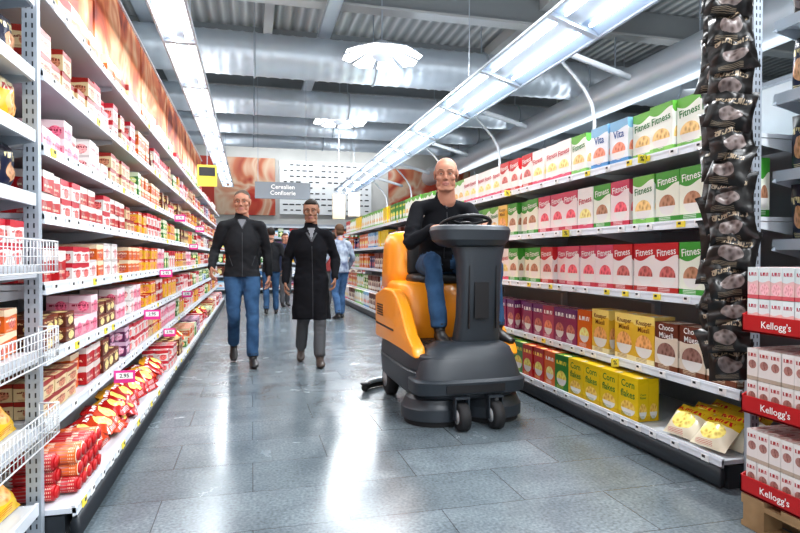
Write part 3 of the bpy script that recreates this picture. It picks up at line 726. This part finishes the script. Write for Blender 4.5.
def label_mesh(me,pieces,mats,relabel=None):
    n=sum(len(p[0]) for p in pieces); kd=kdtree.KDTree(n); lab=[]
    for v,f,l in pieces:
        for p in v: kd.insert(p,len(lab)); lab.append(l)
    kd.balance()
    me.materials.clear()
    for m in mats: me.materials.append(m)
    for p in me.polygons:
        c=p.center; l=lab[kd.find(c)[1]]
        if relabel:
            q=relabel(c,l)
            if q is not None: l=q
        p.material_index=l; p.use_smooth=True
def link(me,name,parent,M=None):
    me.name=name; o=bpy.data.objects.new(name,me); COL.objects.link(o); o.parent=parent
    if M is not None: o.matrix_local=M
    return o
EYEW=mat('eye_white',(.58,.56,.54),.3); EYEI=mat('eye_iris',(.06,.045,.035),.2)
def head(parent,M,skin,hair,style,voxel=.0042,lip=(.36,.15,.125)):
    LIP=mat('lips',lip,.5); pc=[]
    def a(vf,l=0): pc.append((vf[0],vf[1],l))
    a(ell((0,.016,.034),(.077,.095,.082),n=28,m=18))
    a(ell((0,-.028,.028),(.066,.060,.062),n=24,m=14))
    a(ell((0,-.020,-.030),(.061,.064,.080),n=24,m=14))
    a(ell((0,-.048,-.078),(.038,.036,.034)))
    a(ell((0,-.066,-.094),(.024,.018,.017)))
    for s_ in (-1,1):
        a(ell((s_*.040,-.051,-.024),(.027,.026,.024)))
        a(ell((s_*.046,-.016,-.058),(.020,.044,.036)))
        a(sweep([(s_*.052,-.010,-.075),(s_*.036,-.045,-.096),(s_*.012,-.066,-.102)],[.016,.016,.014]))
    a(sweep([(0,-.082,.016),(0,-.094,-.006),(0,-.104,-.026)],[(.008,.008),(.009,.010),(.011,.010)]))
    a(ell((0,-.102,-.029),(.010,.011,.009)))
    for s_ in (-1,1):
        a(ell((s_*.012,-.092,-.033),(.008,.010,.007)))
        a(sweep([(s_*.008,-.083,.022),(s_*.028,-.083,.026),(s_*.050,-.066,.022)],[.007,.0085,.007]))
    a(sweep([(-.023,-.078,-.062),(-.008,-.0855,-.0585),(0,-.086,-.0595),(.008,-.0855,-.0585),(.023,-.078,-.062)],[.0025,.0042,.004,.0042,.0025]),1)
    a(sweep([(-.020,-.078,-.066),(0,-.0855,-.0695),(.020,-.078,-.066)],[.0025,.0055,.0025]),1)
    for s_ in (-1,1):
        a(ell((s_*.077,.014,-.004),(.007,.019,.031),Matrix.Rotation(s_*.25,3,'Z')))
        a(sweep([(s_*.077,.002,.02),(s_*.082,.022,.026),(s_*.085,.032,.008),(s_*.081,.024,-.018),(s_*.077,.008,-.032)],[.0045]*5,n=8))
    a(sweep([(0,.014,-.07),(0,.026,-.13),(0,.04,-.18)],[.058,.062,.068],n=20))
    if style=='short':
        a(ell((0,.022,.042),(.084,.098,.090),n=28,m=18),2); a(ell((0,-.04,.087),(.062,.037,.030)),2)
    if style=='bob':
        a(ell((0,.026,.040),(.087,.100,.090),n=24,m=16),2); a(ell((0,.05,-.03),(.080,.06,.07)),2)
    if style=='receding':
        a(ell((0,.026,.038),(.081,.094,.086),n=28,m=18),2)
    me=remesh(pc,voxel,3)
    for v in me.vertices:
        c=v.co
        if c.y<-.03:
            for s_ in (-1,1):
                q=((c.x-s_*.0305)/.0165)**2+((c.z-.006)/.0095)**2
                if q<5: c.y+=.0095*math.exp(-q)
            q=(c.x/.021)**2+((c.z+.0638)/.0022)**2
            if q<4: c.y+=.003*math.exp(-q)
    def rl(c,l):
        ear=abs(c.x)>.0775 and c.y<.040 and c.z<.032
        if l==1: return 1 if (abs(c.x)<.024 and c.y<-.074) else 0
        if ear: return 0
        if style=='bald':
            return 3 if (c.y>-.028+max(0,c.z-.03)*.9 and -.035<c.z<.072) else 0
        if c.y<-.02: lim=.070 if style!='receding' else .079+.012*math.cos(c.x*45)
        elif c.y<.03: 
            t=(c.y+.02)/.05; lim=(.055-.06*t)
        else: lim=-.035 if style!='bob' else -.1
        return 2 if c.z>lim else 0
    st=mat(skin.name+'_shaved',tuple(x*.74 for x in skin.node_tree.nodes['Principled BSDF'].inputs['Base Color'].default_value[:3]),.65)
    label_mesh(me,pc,[skin,LIP,hair,st],rl)
    link(me,'head',parent,M)
    mb=MB()
    for s_ in (-1,1):
        V,F=ell((s_*.0305,-.0690,.0055),(.0135,.0125,.0120)); mb.add(V,F,EYEW,True)
        V,F=ell((s_*.0305,-.0795,.0050),(.0056,.0030,.0056)); mb.add(V,F,EYEI,True)
        V,F=sweep([(s_*.0165,-.0770,.0065),(s_*.024,-.0815,.0105),(s_*.031,-.0825,.0118),(s_*.039,-.0800,.0100),(s_*.0455,-.0735,.0060)],[.0022,.003,.0038,.003,.002],n=8); mb.add(V,F,skin,True)
        V,F=sweep([(s_*.0165,-.0770,.0045),(s_*.031,-.0805,-.0030),(s_*.0455,-.0735,.0045)],[.0020,.0028,.002],n=8); mb.add(V,F,skin,True)
        V,F=sweep([(s_*.013,-.0905,.0265),(s_*.024,-.0920,.0300),(s_*.037,-.0865,.0315),(s_*.050,-.0730,.0265)],[(.0015,.0025),(.002,.0032),(.002,.003),(.001,.0015)],n=8,side=(0,1,0)); mb.add(V,F,hair,True)
    mb.build('face_details',parent,M)
def hand(parent,wrist,fdir,palm,right,skin,curl=(.35,.45,.3),voxel=.0036,name='hand',thumb=.5,scale=1.):
    sg=1 if right else -1
    pc=[]
    def a(vf): pc.append((vf[0],vf[1],0))
    a(sweep([(0,0,.03),(0,0,-.01),(0,.0,-.05),(0,0,-.088)],[(.026,.020),(.031,.017),(.040,.015),(.040,.012)],n=16))
    for i,(x,ln,r,z0) in enumerate(((.031,.070,.0086,-.084),(.0105,.077,.0088,-.090),(-.0100,.071,.0084,-.087),(-.030,.055,.0075,-.078))):
        x*=sg; p=Vector((x,0,z0+.02)); pts=[p.copy()]; ang=0; spread=(x)*1.6
        p=Vector((x,0,z0)); pts.append(p.copy())
        for k,fr in enumerate((.45,.31,.24)):
            ang+=curl[k]*(1+.08*i); dr=Vector((spread if k==0 else 0,math.sin(ang),-math.cos(ang)))
            p=p+dr*ln*fr; pts.append(p.copy())
        a(sweep(pts,[r*1.05,r*1.05,r,r*.93,r*.8],n=10,sub=3))
    p0=Vector((sg*.020,.006,-.015)); p1=Vector((sg*.042,.014,-.042)); p2=p1+Vector((sg*.018,.014+.012*thumb,-.028)); p3=p2+Vector((sg*.004*(1-thumb),.012+.014*thumb,-.022))
    a(sweep([p0,p1,p2,p3],[.013,.0125,.0105,.0085],n=10))
    me=remesh(pc,voxel,2)
    me.materials.clear(); me.materials.append(skin)
    for p in me.polygons: p.use_smooth=True
    Z=-Vector(fdir).normalized(); Y=Vector(palm); Y=(Y-Z*Y.dot(Z)).normalized(); X=Y.cross(Z)
    M=Matrix(((X.x,Y.x,Z.x,wrist[0]),(X.y,Y.y,Z.y,wrist[1]),(X.z,Y.z,Z.z,wrist[2]),(0,0,0,1)))@Matrix.Scale(scale,4)
    link(me,name,parent,M)
def person(parent,J,mats,coat=False,voxel=.011,relabel=None,hem=None,wr=.007,seated=False,seams=()):
    pc=[]
    def a(vf,l): pc.append((vf[0],vf[1],l))
    pv,ch,nk=Vector(J['pelvis']),Vector(J['chest']),Vector(J['neck'])
    side=(Vector(J['shL'])-Vector(J['shR'])).normalized()
    mid=pv.lerp(ch,.5)+Vector(J.get('bend',(0,0,0)))
    up=(nk-ch).normalized()
    hemp=Vector(hem) if hem else pv+Vector((0,0,-.04))
    if coat: a(sweep([hemp,pv+Vector((0,0,-.2)),pv,mid,ch,nk-up*.08,nk+up*.01],[(.205,.155),(.188,.145),(.170,.122),(.155,.112),(.175,.118),(.110,.085),(.068,.066)],side=side,n=36,sub=8,cap='flat'),0)
    else: a(sweep([hemp,pv+Vector((0,0,.03)),mid,ch,nk-up*.08,nk+up*.01],[(.180,.132),(.175,.125),(.163,.116),(.182,.122),(.115,.085),(.068,.066)],side=side,n=36,sub=8,cap='flat'),0)
    shR,shL=Vector(J['shR']),Vector(J['shL'])
    nb_=nk-up*.055
    a(sweep([shR,shR.lerp(nb_,.55)+up*.004,nb_,shL.lerp(nb_,.55)+up*.004,shL],[.054,(.056,.062),(.062,.070),(.056,.062),.054],n=20,sub=6),0)
    a(sweep([nk-up*.04,nk+up*.035],[(.072,.070),(.067,.065)],side=side,n=24),0)
    a(sweep([nk-up*.03,nk+up*.07],[.056,.054],n=16),4)
    for s_ in 'RL':
        sh,el,wr_=Vector(J['sh'+s_]),Vector(J['el'+s_]),Vector(J['wr'+s_])
        a(sweep([sh,sh.lerp(el,.35),el,el.lerp(wr_,.35),wr_],[.060,.060,.053,.050,.040],n=20,sub=6,cap='round'),0)
        hp,kn,an,toe=Vector(J['hip'+s_]),Vector(J['kn'+s_]),Vector(J['an'+s_]),Vector(J['toe'+s_])
        back=(an-kn).cross(side).normalized(); 
        if back.y<0: back=-back
        a(sweep([hp,hp.lerp(kn,.45),kn,kn.lerp(an,.35)+back*.012,an+(kn-an).normalized()*.02],[(.096,.098),(.084,.088),(.066,.068),(.063,.066),(.060,.062)],side=side,n=22,sub=6,cap='flat'),1)
        fd=(toe-an); fd.z=0; fd=fd.normalized(); 
        heel=an-fd*.035+Vector((0,0,-.045)); tt=toe
        a(sweep([heel,heel.lerp(tt,.35)+Vector((0,0,.012)),heel.lerp(tt,.7),tt],[(.036,.036),(.040,.042),(.047,.034),(.036,.022)],side=side,n=16),2)
        a(sweep([an+Vector((0,0,.04)),heel.lerp(tt,.2)],[.042,.04],n=12),2)
    a(sweep([Vector(J['hipR']),pv+Vector((0,0,.0 if not seated else -.01)),Vector(J['hipL'])],[.10,(.115,.11),.10],n=16),1)
    me=remesh(pc,voxel,4)
    hz=hemp.z
    def rl2(c,l):
        if relabel:
            q=relabel(c,l)
            if q is not None: return q
        if not seated and l==1 and c.z>hz+.004 : return 0
        if not seated and l==0 and c.z<hz+.004 and abs(c.x)<.19: return 1
        return None
    label_mesh(me,pc,mats,rl2)
    me.update()
    nr=[v.normal.copy() for v in me.vertices]; skip=set()
    for p in me.polygons:
        if p.material_index in (2,4): skip.update(p.vertices)
    def near(c,j,r): return math.exp(-((c-Vector(J[j])).length/r)**2)
    for i,v in enumerate(me.vertices):
        if i in skip: continue
        c=v.co.copy(); q=noise.noise(Vector((c.x*7+c.z*4,c.y*7,c.z*7-c.x*3)))
        w=.4+1.2*max(near(c,'elR',.12),near(c,'elL',.12),near(c,'knR',.13),near(c,'knL',.13),.7*near(c,'pelvis',.2))
        rd=1-abs(noise.noise(Vector((c.x*9+c.z*7,c.y*9,c.z*16-c.x*5)))*2.2)
        v.co+=nr[i]*(wr*q+wr*.8*w*(rd-.45))
    link(me,'body',parent)
    if seams:
        me.update(); bv=BVHTree.FromPolygons([v.co for v in me.vertices],[tuple(p.vertices) for p in me.polygons])
        mb=MB()
        for pts,r,mt in seams:
            out=[]
            for i in range(len(pts)-1):
                for k in range(6):
                    t=k/6; x=pts[i][0]*(1-t)+pts[i+1][0]*t; z=pts[i][1]*(1-t)+pts[i+1][1]*t
                    h=bv.ray_cast(Vector((x,-2,z)),Vector((0,1,0)))
                    if h[0]: out.append(h[0]+Vector((0,-.001,0)))
            if len(out)>2: V,F=sweep(out,[(r,.003)]*len(out),n=6,sub=1); mb.add(V,F,mt,True)
        mb.build('seams',parent)
SK1=mat('skin_fair',(.50,.265,.185),.55,spec=.28,var=(14,(.45,.215,.145))); SK2=mat('skin_tan',(.42,.22,.15),.55,spec=.28,var=(14,(.37,.175,.115))); SK3=mat('skin_brown',(.24,.125,.082),.55,spec=.28)
HAIRG=mat('hair_grey',(.10,.075,.058),.8,spec=.2); HAIRD=mat('hair_dark',(.02,.016,.013),.7,spec=.3); HAIRB=mat('hair_brown',(.09,.05,.03),.8,spec=.2)
JBLK=mat('black_fleece',(.010,.011,.014),.9,spec=.15); JBLK2=mat('black_jacket',(.011,.012,.015),.75,spec=.22); COATM=mat('black_wool_coat',(.008,.0085,.011),.95,spec=.12)
DEN=mat('blue_denim',(.045,.105,.205),.9,var=(7,(.022,.055,.115)),spec=.15); DEN2=mat('light_denim',(.08,.16,.29),.9,var=(9,(.04,.09,.19)),spec=.15)
GTR=mat('grey_trousers',(.085,.09,.098),.9,spec=.15); SHOE=mat('shoe_leather',(.012,.011,.011),.4); SHOEB=mat('brown_shoe',(.05,.035,.028),.5)
TEE=mat('grey_tshirt',(.18,.19,.21),.9,spec=.2); NAVY=mat('navy_jacket',(.02,.03,.07),.8); SEAM=mat('jacket_seam',(.035,.038,.045),.6)

e=empty('walking_man',(-.10,6.28,0),.02)
J=dict(pelvis=(0,.02,.97),chest=(0,-.0,1.27),neck=(0,.0,1.520),shR=(-.185,.0,1.435),shL=(.185,.01,1.435),elR=(-.275,.05,1.165),elL=(.255,.09,1.165),wrR=(-.30,-.12,1.01),wrL=(.275,.07,.925),
 hipR=(-.09,.01,.92),hipL=(.09,0,.92),knR=(-.085,-.04,.50),knL=(.10,-.12,.51),anR=(-.09,.24,.17),anL=(.10,-.22,.085),toeR=(-.09,.12,.022),toeL=(.115,-.39,.03))
def rv1(c,l):
    if l==0 and c.y<0 and 1.40<c.z<1.50 and abs(c.x)<(c.z-1.40)*.45: return 3
person(e,J,[JBLK2,DEN,SHOE,TEE,SK2],hem=(0,.02,.90),relabel=rv1,seams=[([(0,.91),(0,1.15),(0,1.40)],.004,SEAM),([(0,1.40),(-.05,1.50)],.006,SEAM),([(0,1.40),(.05,1.50)],.006,SEAM),([(-.13,1.12),(-.09,1.0)],.003,SEAM),([(.13,1.12),(.09,1.0)],.003,SEAM)])
head(e,Matrix.Translation((.0,-.035,1.680))@Matrix.Rotation(-.12,4,'Z')@Matrix.Rotation(.08,4,'X')@Matrix.Scale(1.04,4),SK2,HAIRG,'receding')
hand(e,(-.30,-.135,.995),(.02,-.55,-.8),(.9,.1,-.1),True,SK2)
hand(e,(.275,.065,.91),(.0,-.1,-1),(-.9,-.2,0),False,SK2)
e=empty('walking_woman',(.60,6.12,0),-.05)
J=dict(pelvis=(0,.02,.92),chest=(0,0,1.20),neck=(0,0,1.425),shR=(-.160,.0,1.345),shL=(.160,.0,1.345),elR=(-.245,.05,1.09),elL=(.255,.06,1.09),wrR=(-.265,-.04,.86),wrL=(.24,-.10,.90),
 hipR=(-.085,.01,.87),hipL=(.085,0,.87),knR=(-.08,.02,.47),knL=(.08,-.14,.48),anR=(-.10,.22,.12),anL=(.075,-.20,.08),toeR=(-.11,.08,.022),toeL=(.08,-.37,.03))
def rv2(c,l):
    if l==0 and c.y<0 and 1.28<c.z<1.41 and abs(c.x)<(c.z-1.28)*.30: return 3
person(e,J,[COATM,GTR,SHOEB,TEE,SK3],coat=True,hem=(0,.0,.46),relabel=rv2,seams=[([(.01,.48),(.01,.9),(.0,1.28)],.003,SEAM),([(0,1.27),(-.06,1.38)],.011,SEAM),([(0,1.27),(.06,1.38)],.011,SEAM)])
head(e,Matrix.Translation((.0,-.03,1.585))@Matrix.Rotation(-.15,4,'Z')@Matrix.Rotation(.06,4,'X'),SK3,HAIRD,'short',lip=(.2,.08,.07))
hand(e,(-.265,-.05,.845),(.0,-.2,-1),(.9,-.2,0),True,SK3,scale=.92)
hand(e,(.237,-.11,.885),(-.1,-.3,-.9),(-.9,-.2,0),False,SK3,scale=.92)
def shopper(x,y,rz,mats,s,hair,style,skin):
    e=empty('shopper',(x,y,0),rz); e.scale=(s,s,s)
    J=dict(pelvis=(0,.02,.97),chest=(0,-.0,1.28),neck=(0,.0,1.515),shR=(-.185,.0,1.435),shL=(.185,.0,1.435),elR=(-.265,.05,1.17),elL=(.265,-.02,1.17),wrR=(-.25,-.1,.95),wrL=(.24,-.22,1.05),
     hipR=(-.09,.0,.92),hipL=(.09,0,.92),knR=(-.09,-.08,.50),knL=(.10,.0,.50),anR=(-.10,-.1,.085),anL=(.10,.12,.10),toeR=(-.11,-.27,.03),toeL=(.11,-.04,.03))
    person(e,J,mats,hem=(0,.02,.88),voxel=.015)
    head(e,Matrix.Translation((0,-.03,1.68)),skin,hair,style,.007)
    hand(e,(-.25,-.11,.935),(0,-.2,-1),(.9,0,0),True,skin,voxel=.005); hand(e,(.24,-.235,1.04),(0,-.8,-.4),(-.9,0,0),False,skin,voxel=.005)
shopper(.36,11.6,math.pi,[JBLK2,DEN,SHOE,TEE,SK2],.94,HAIRD,'short',SK2)
shopper(1.53,10.4,math.pi+.4,[mat('blue_white_jacket',(.42,.48,.55),.8,var=(5,(.05,.07,.14))),DEN2,SHOE,TEE,SK2],.95,HAIRB,'bob',SK2)
shopper(.72,13.4,.3,[NAVY,GTR,SHOE,TEE,SK1],.92,HAIRB,'short',SK1)
shopper(1.72,12.6,math.pi-.3,[mat('red_jacket',(.3,.05,.05),.8),GTR,SHOE,TEE,SK1],.92,HAIRD,'short',SK1)
# ------------------------------------------------------------ floor scrubber
MX,MY=1.395,3.56
sc_e=empty('ride_on_floor_scrubber',(MX,MY,0))
mb=MB()
V,F=loft([(.17,0,.62,.34,.60,4),(.185,0,.62,.375,.635,4.5),(.20,0,.62,.385,.645,4.5),(.34,0,.62,.395,.655,4.5),(.348,0,.62,.385,.648,4.5),(.356,0,.62,.385,.648,4.5),(.364,0,.62,.39,.655,4.5),(.45,0,.62,.38,.645,4.5),(.465,0,.62,.37,.635,4.5),(.47,0,.62,.35,.615,4.5)],n=80); mb.add(V,F,ANTH,True)
V,F=loft([(.21,0,.12,.37,.16,3.8),(.22,0,.11,.385,.175,3.8),(.30,0,.10,.39,.185,3.8),(.312,0,.10,.378,.175,3.8),(.318,0,.10,.36,.165,3.8),(.42,.0,.12,.335,.16,3.6),(.50,.02,.14,.29,.14,3.4),(.525,.03,.15,.25,.12,3.2),(.54,.03,.15,.21,.09,3)],n=64); mb.add(V,F,ANTH,True)
mb.box((0,-.078,.262),(.40,.006,.05),PLBLK)
mb.build('chassis',sc_e,split=28)
mb=MB()
V,F=loft([(.465,0,.42,.36,.31,5),(.495,0,.42,.36,.31,5),(.50,0,.42,.35,.30,5)],n=48); mb.add(V,F,PLBLK,True)
for k in range(9): mb.box((-.28+k*.07,.36,.503),(.02,.22,.006),RUB)
mb.build('foot_deck',sc_e,split=30)
mb=MB()
V,F=loft([(.40,0,.98,.32,.36,5),(.41,0,.98,.33,.37,5),(.62,0,.97,.335,.39,5),(.80,0,.98,.33,.38,4.5),(.885,0,1.0,.32,.36,4),(.91,0,1.0,.305,.345,4),(.918,0,1.0,.29,.33,4)],n=64); mb.add(V,F,ORANGE,True)
V,F=loft([(.86,-.02,1.18,.305,.21,4),(1.0,-.02,1.19,.30,.20,4),(1.20,-.02,1.20,.285,.185,4),(1.28,-.02,1.20,.265,.165,3.6),(1.31,-.02,1.20,.235,.14,3.2),(1.32,-.02,1.20,.19,.11,3)],n=56); mb.add(V,F,ORANGE,True)
mb.build('orange_body',sc_e)
mb=MB()
prof=[(1.30,.44),(1.30,.80),(1.0,.86),(.70,.86),(.56,.82),(.44,.74),(.36,.66),(.26,.57),(.12,.515),(.08,.44)]
for s_ in (-1,1):
    V,F=extr_x(prof,s_*.33-.045,s_*.33+.045); mb.add(V,F,ORANGE,True)
mb.build('side_fenders',sc_e,bevel=.02)
mb=MB()
for s_ in (-1,1):
    mb.box((s_*.377,.95,.56),(.006,.62,.012),PLBLK)
    for k in range(5): mb.box((s_*.377,1.1,.64+k*.02),(.006,.2,.009),PLBLK)
mb.box((-.02,1.2,1.322),(.22,.14,.012),PLBLK)
mb.build('body_trim',sc_e)
mb=MB()
V,F=loft([(.905,.03,.84,.22,.20,3.5),(.93,.03,.84,.235,.215,3.5),(.965,.03,.84,.225,.205,3.3),(.975,.03,.84,.19,.17,3)],n=40); mb.add(V,F,PLBLK,True)
V,F=loft([(.0,0,0,.19,.045,3.5),(.03,0,0,.205,.055,3.5),(.26,0,0,.195,.055,3.5),(.31,0,0,.16,.04,3)],n=40,M=Matrix.Translation((.03,1.0,.96))@Matrix.Rotation(-.12,4,'X')); mb.add(V,F,PLBLK,True)
mb.build('seat',sc_e)
mb=MB()
cx=.09
V,F=loft([(.48,cx,.19,.18,.10,3.4),(.56,cx,.16,.158,.088,3.6),(.70,cx,.13,.146,.078,3.8),(.90,cx,.11,.146,.075,3.8),(1.08,cx,.11,.155,.08,3.6),(1.18,cx,.13,.18,.10,3.4)],n=48); mb.add(V,F,ANTH,True)
dz=.05
V,F=loft([(1.12+dz,cx-.03,.14,.17,.10,3),(1.135+dz,cx-.04,.14,.22,.14,3.2),(1.17+dz,cx-.05,.14,.255,.165,3.2),(1.235+dz,cx-.05,.15,.27,.18,3.2),(1.26+dz,cx-.05,.15,.26,.16,3.2),(1.27+dz,cx-.05,.15,.23,.13,3)],n=56); mb.add(V,F,ANTH,True)
mb.box((cx-.01,.031,.82),(.10,.006,.24),PLBLK); 
for s_ in (-1,1): mb.box((cx+s_*.095,.040,.84),(.006,.02,.42),PLBLK)
mb.build('steering_column',sc_e,split=30)
mb=MB()
wx=cx-.03
WM=Matrix.Translation((wx,.29,1.335))@Matrix.Rotation(-.30,4,'X')
V,F=torus(.175,.014,36,10); mb.add(V,F,PLBLK,True,M=WM)
for k in range(3):
    a_=k*2*math.pi/3+math.pi/2; V,F=sweep([(0,0,-.01),(.172*math.cos(a_),.172*math.sin(a_),0)],[(.018,.007)]*2,side=(-math.sin(a_),math.cos(a_),0),n=8); mb.add(V,F,PLBLK,True,M=WM)
V,F=ell((0,0,0),(.05,.05,.02)); mb.add(V,F,PLBLK,True,M=WM)
V,F=sweep([(wx,.22,1.22),(wx,.29,1.335)],[.03,.025],n=12); mb.add(V,F,PLBLK,True)
mb.build('steering_wheel',sc_e)
mb=MB()
for x,y in ((-.20,.20),(.20,.20)):
    V,F=loft([(.035,x,y,.215,.215,2),(.04,x,y,.222,.222,2),(.11,x,y,.222,.222,2),(.12,x,y,.21,.21,2),(.17,x,y,.19,.19,2),(.20,x,y,.15,.15,2)],n=48); mb.add(V,F,ANTH,True)
    V,F=loft([(.002,x,y,.20,.20,2),(.038,x,y,.205,.205,2)],n=48); mb.add(V,F,RUB,True)
mb.build('brush_deck',sc_e,split=30)
HUB=mat('wheel_hub_grey',(.35,.36,.37),.5)
mb=MB()
for x in (-.10,.13):
    T_=Matrix.Translation((x,-.09,.087))@Matrix.Rotation(math.pi/2,4,'Y')
    V,F=loft([(-.036,0,0,.07,.07,2),(-.030,0,0,.086,.086,2),(.030,0,0,.086,.086,2),(.036,0,0,.07,.07,2)],n=28,M=T_); mb.add(V,F,RUB,True)
    V,F=loft([(-.040,0,0,.045,.045,2),(.040,0,0,.045,.045,2)],n=20,M=T_); mb.add(V,F,HUB,True)
    for s_ in (-.045,.045): mb.box((x+s_,-.07,.135),(.008,.05,.14),ANTH)
    mb.box((x,-.05,.205),(.10,.10,.012),ANTH); V,F=sweep([(x,-.03,.2),(x,.05,.27)],[.025,.03],n=10); mb.add(V,F,ANTH,True)
for x in (-.31,.31):
    T_=Matrix.Translation((x,1.0,.13))@Matrix.Rotation(math.pi/2,4,'Y')
    V,F=loft([(-.045,0,0,.11,.11,2),(-.035,0,0,.13,.13,2),(.035,0,0,.13,.13,2),(.045,0,0,.11,.11,2)],n=32,M=T_); mb.add(V,F,RUB,True)
    V,F=loft([(-.049,0,0,.065,.065,2),(.049,0,0,.065,.065,2)],n=24,M=T_); mb.add(V,F,HUB,True)
mb.build('wheels',sc_e)
mb=MB()
arc=[(-.50,1.12,.0),(-.36,1.28,0),(0,1.36,0),(.36,1.28,0),(.50,1.12,0)]
V,F=sweep([(a,b,.022) for a,b,c in arc],[(.005,.02)]*5,n=8,side=(0,1,0),sub=8,cap='flat'); mb.add(V,F,RUB,True)
V,F=sweep([(a,b,.06) for a,b,c in arc],[(.02,.02)]*5,n=10,side=(0,1,0),sub=8); mb.add(V,F,CHROME,True)
V,F=sweep([(0,1.24,.25),(0,1.35,.08)],[.025,.02],n=10); mb.add(V,F,ANTH,True)
for s_ in (-.50,.50):
    V,F=ell((s_,1.11,.035),(.03,.03,.033)); mb.add(V,F,RUB,True); V,F=ell((s_,1.11,.07),(.04,.04,.014)); mb.add(V,F,ANTH,True)
mb.build('squeegee',sc_e)

op=empty('scrubber_operator',(MX+.0,MY,0))
J=dict(pelvis=(.04,.80,1.06),chest=(.03,.70,1.33),neck=(.02,.63,1.555),shR=(-.18,.66,1.475),shL=(.22,.65,1.475),elR=(-.275,.54,1.215),elL=(.325,.52,1.225),wrR=(-.155,.385,1.305),wrL=(.255,.395,1.335),bend=(0,.04,0),
 hipR=(-.06,.78,1.045),hipL=(.14,.78,1.045),knR=(-.15,.38,1.06),knL=(.32,.40,1.06),anR=(-.115,.33,.595),anL=(.305,.30,.595),toeR=(-.13,.15,.53),toeL=(.335,.12,.53))
def rv3(c,l):
    if l==0 and c.y<.62 and c.z>1.47 and c.z<1.55 and abs(c.x-.02)<(c.z-1.47)*.5: return 3
person(op,J,[JBLK,DEN,SHOE,TEE,SK1],hem=(.04,.80,.99),relabel=rv3,seated=True,voxel=.010,seams=[([(.035,1.10),(.03,1.3),(.02,1.47)],.004,SEAM),([(.02,1.47),(-.03,1.56)],.006,SEAM),([(.02,1.47),(.07,1.56)],.006,SEAM)])
head(op,Matrix.Translation((.01,.56,1.722))@Matrix.Rotation(-.36,4,'Z')@Matrix.Rotation(.10,4,'X')@Matrix.Scale(1.08,4),SK1,HAIRB,'bald',.004)
hand(op,(-.155,.380,1.315),(.25,-.72,.05),(.3,.1,-.9),True,SK1,curl=(.9,1.0,.7),thumb=.9,voxel=.0034)
hand(op,(.255,.390,1.342),(-.15,-.75,.0),(-.3,.1,-.9),False,SK1,curl=(.9,1.0,.7),thumb=.9,voxel=.0034)

# ------------------------------------------------------------ camera
cd=bpy.data.cameras.new('camera'); cam=bpy.data.objects.new('camera',cd); COL.objects.link(cam)
cd.sensor_width=36; cd.lens=26.1; cd.clip_start=.05; cd.clip_end=100
cam.location=(0,0,1.1); cam.rotation_euler=(math.radians(90-.84),0,math.radians(-14.31))
sc.camera=cam
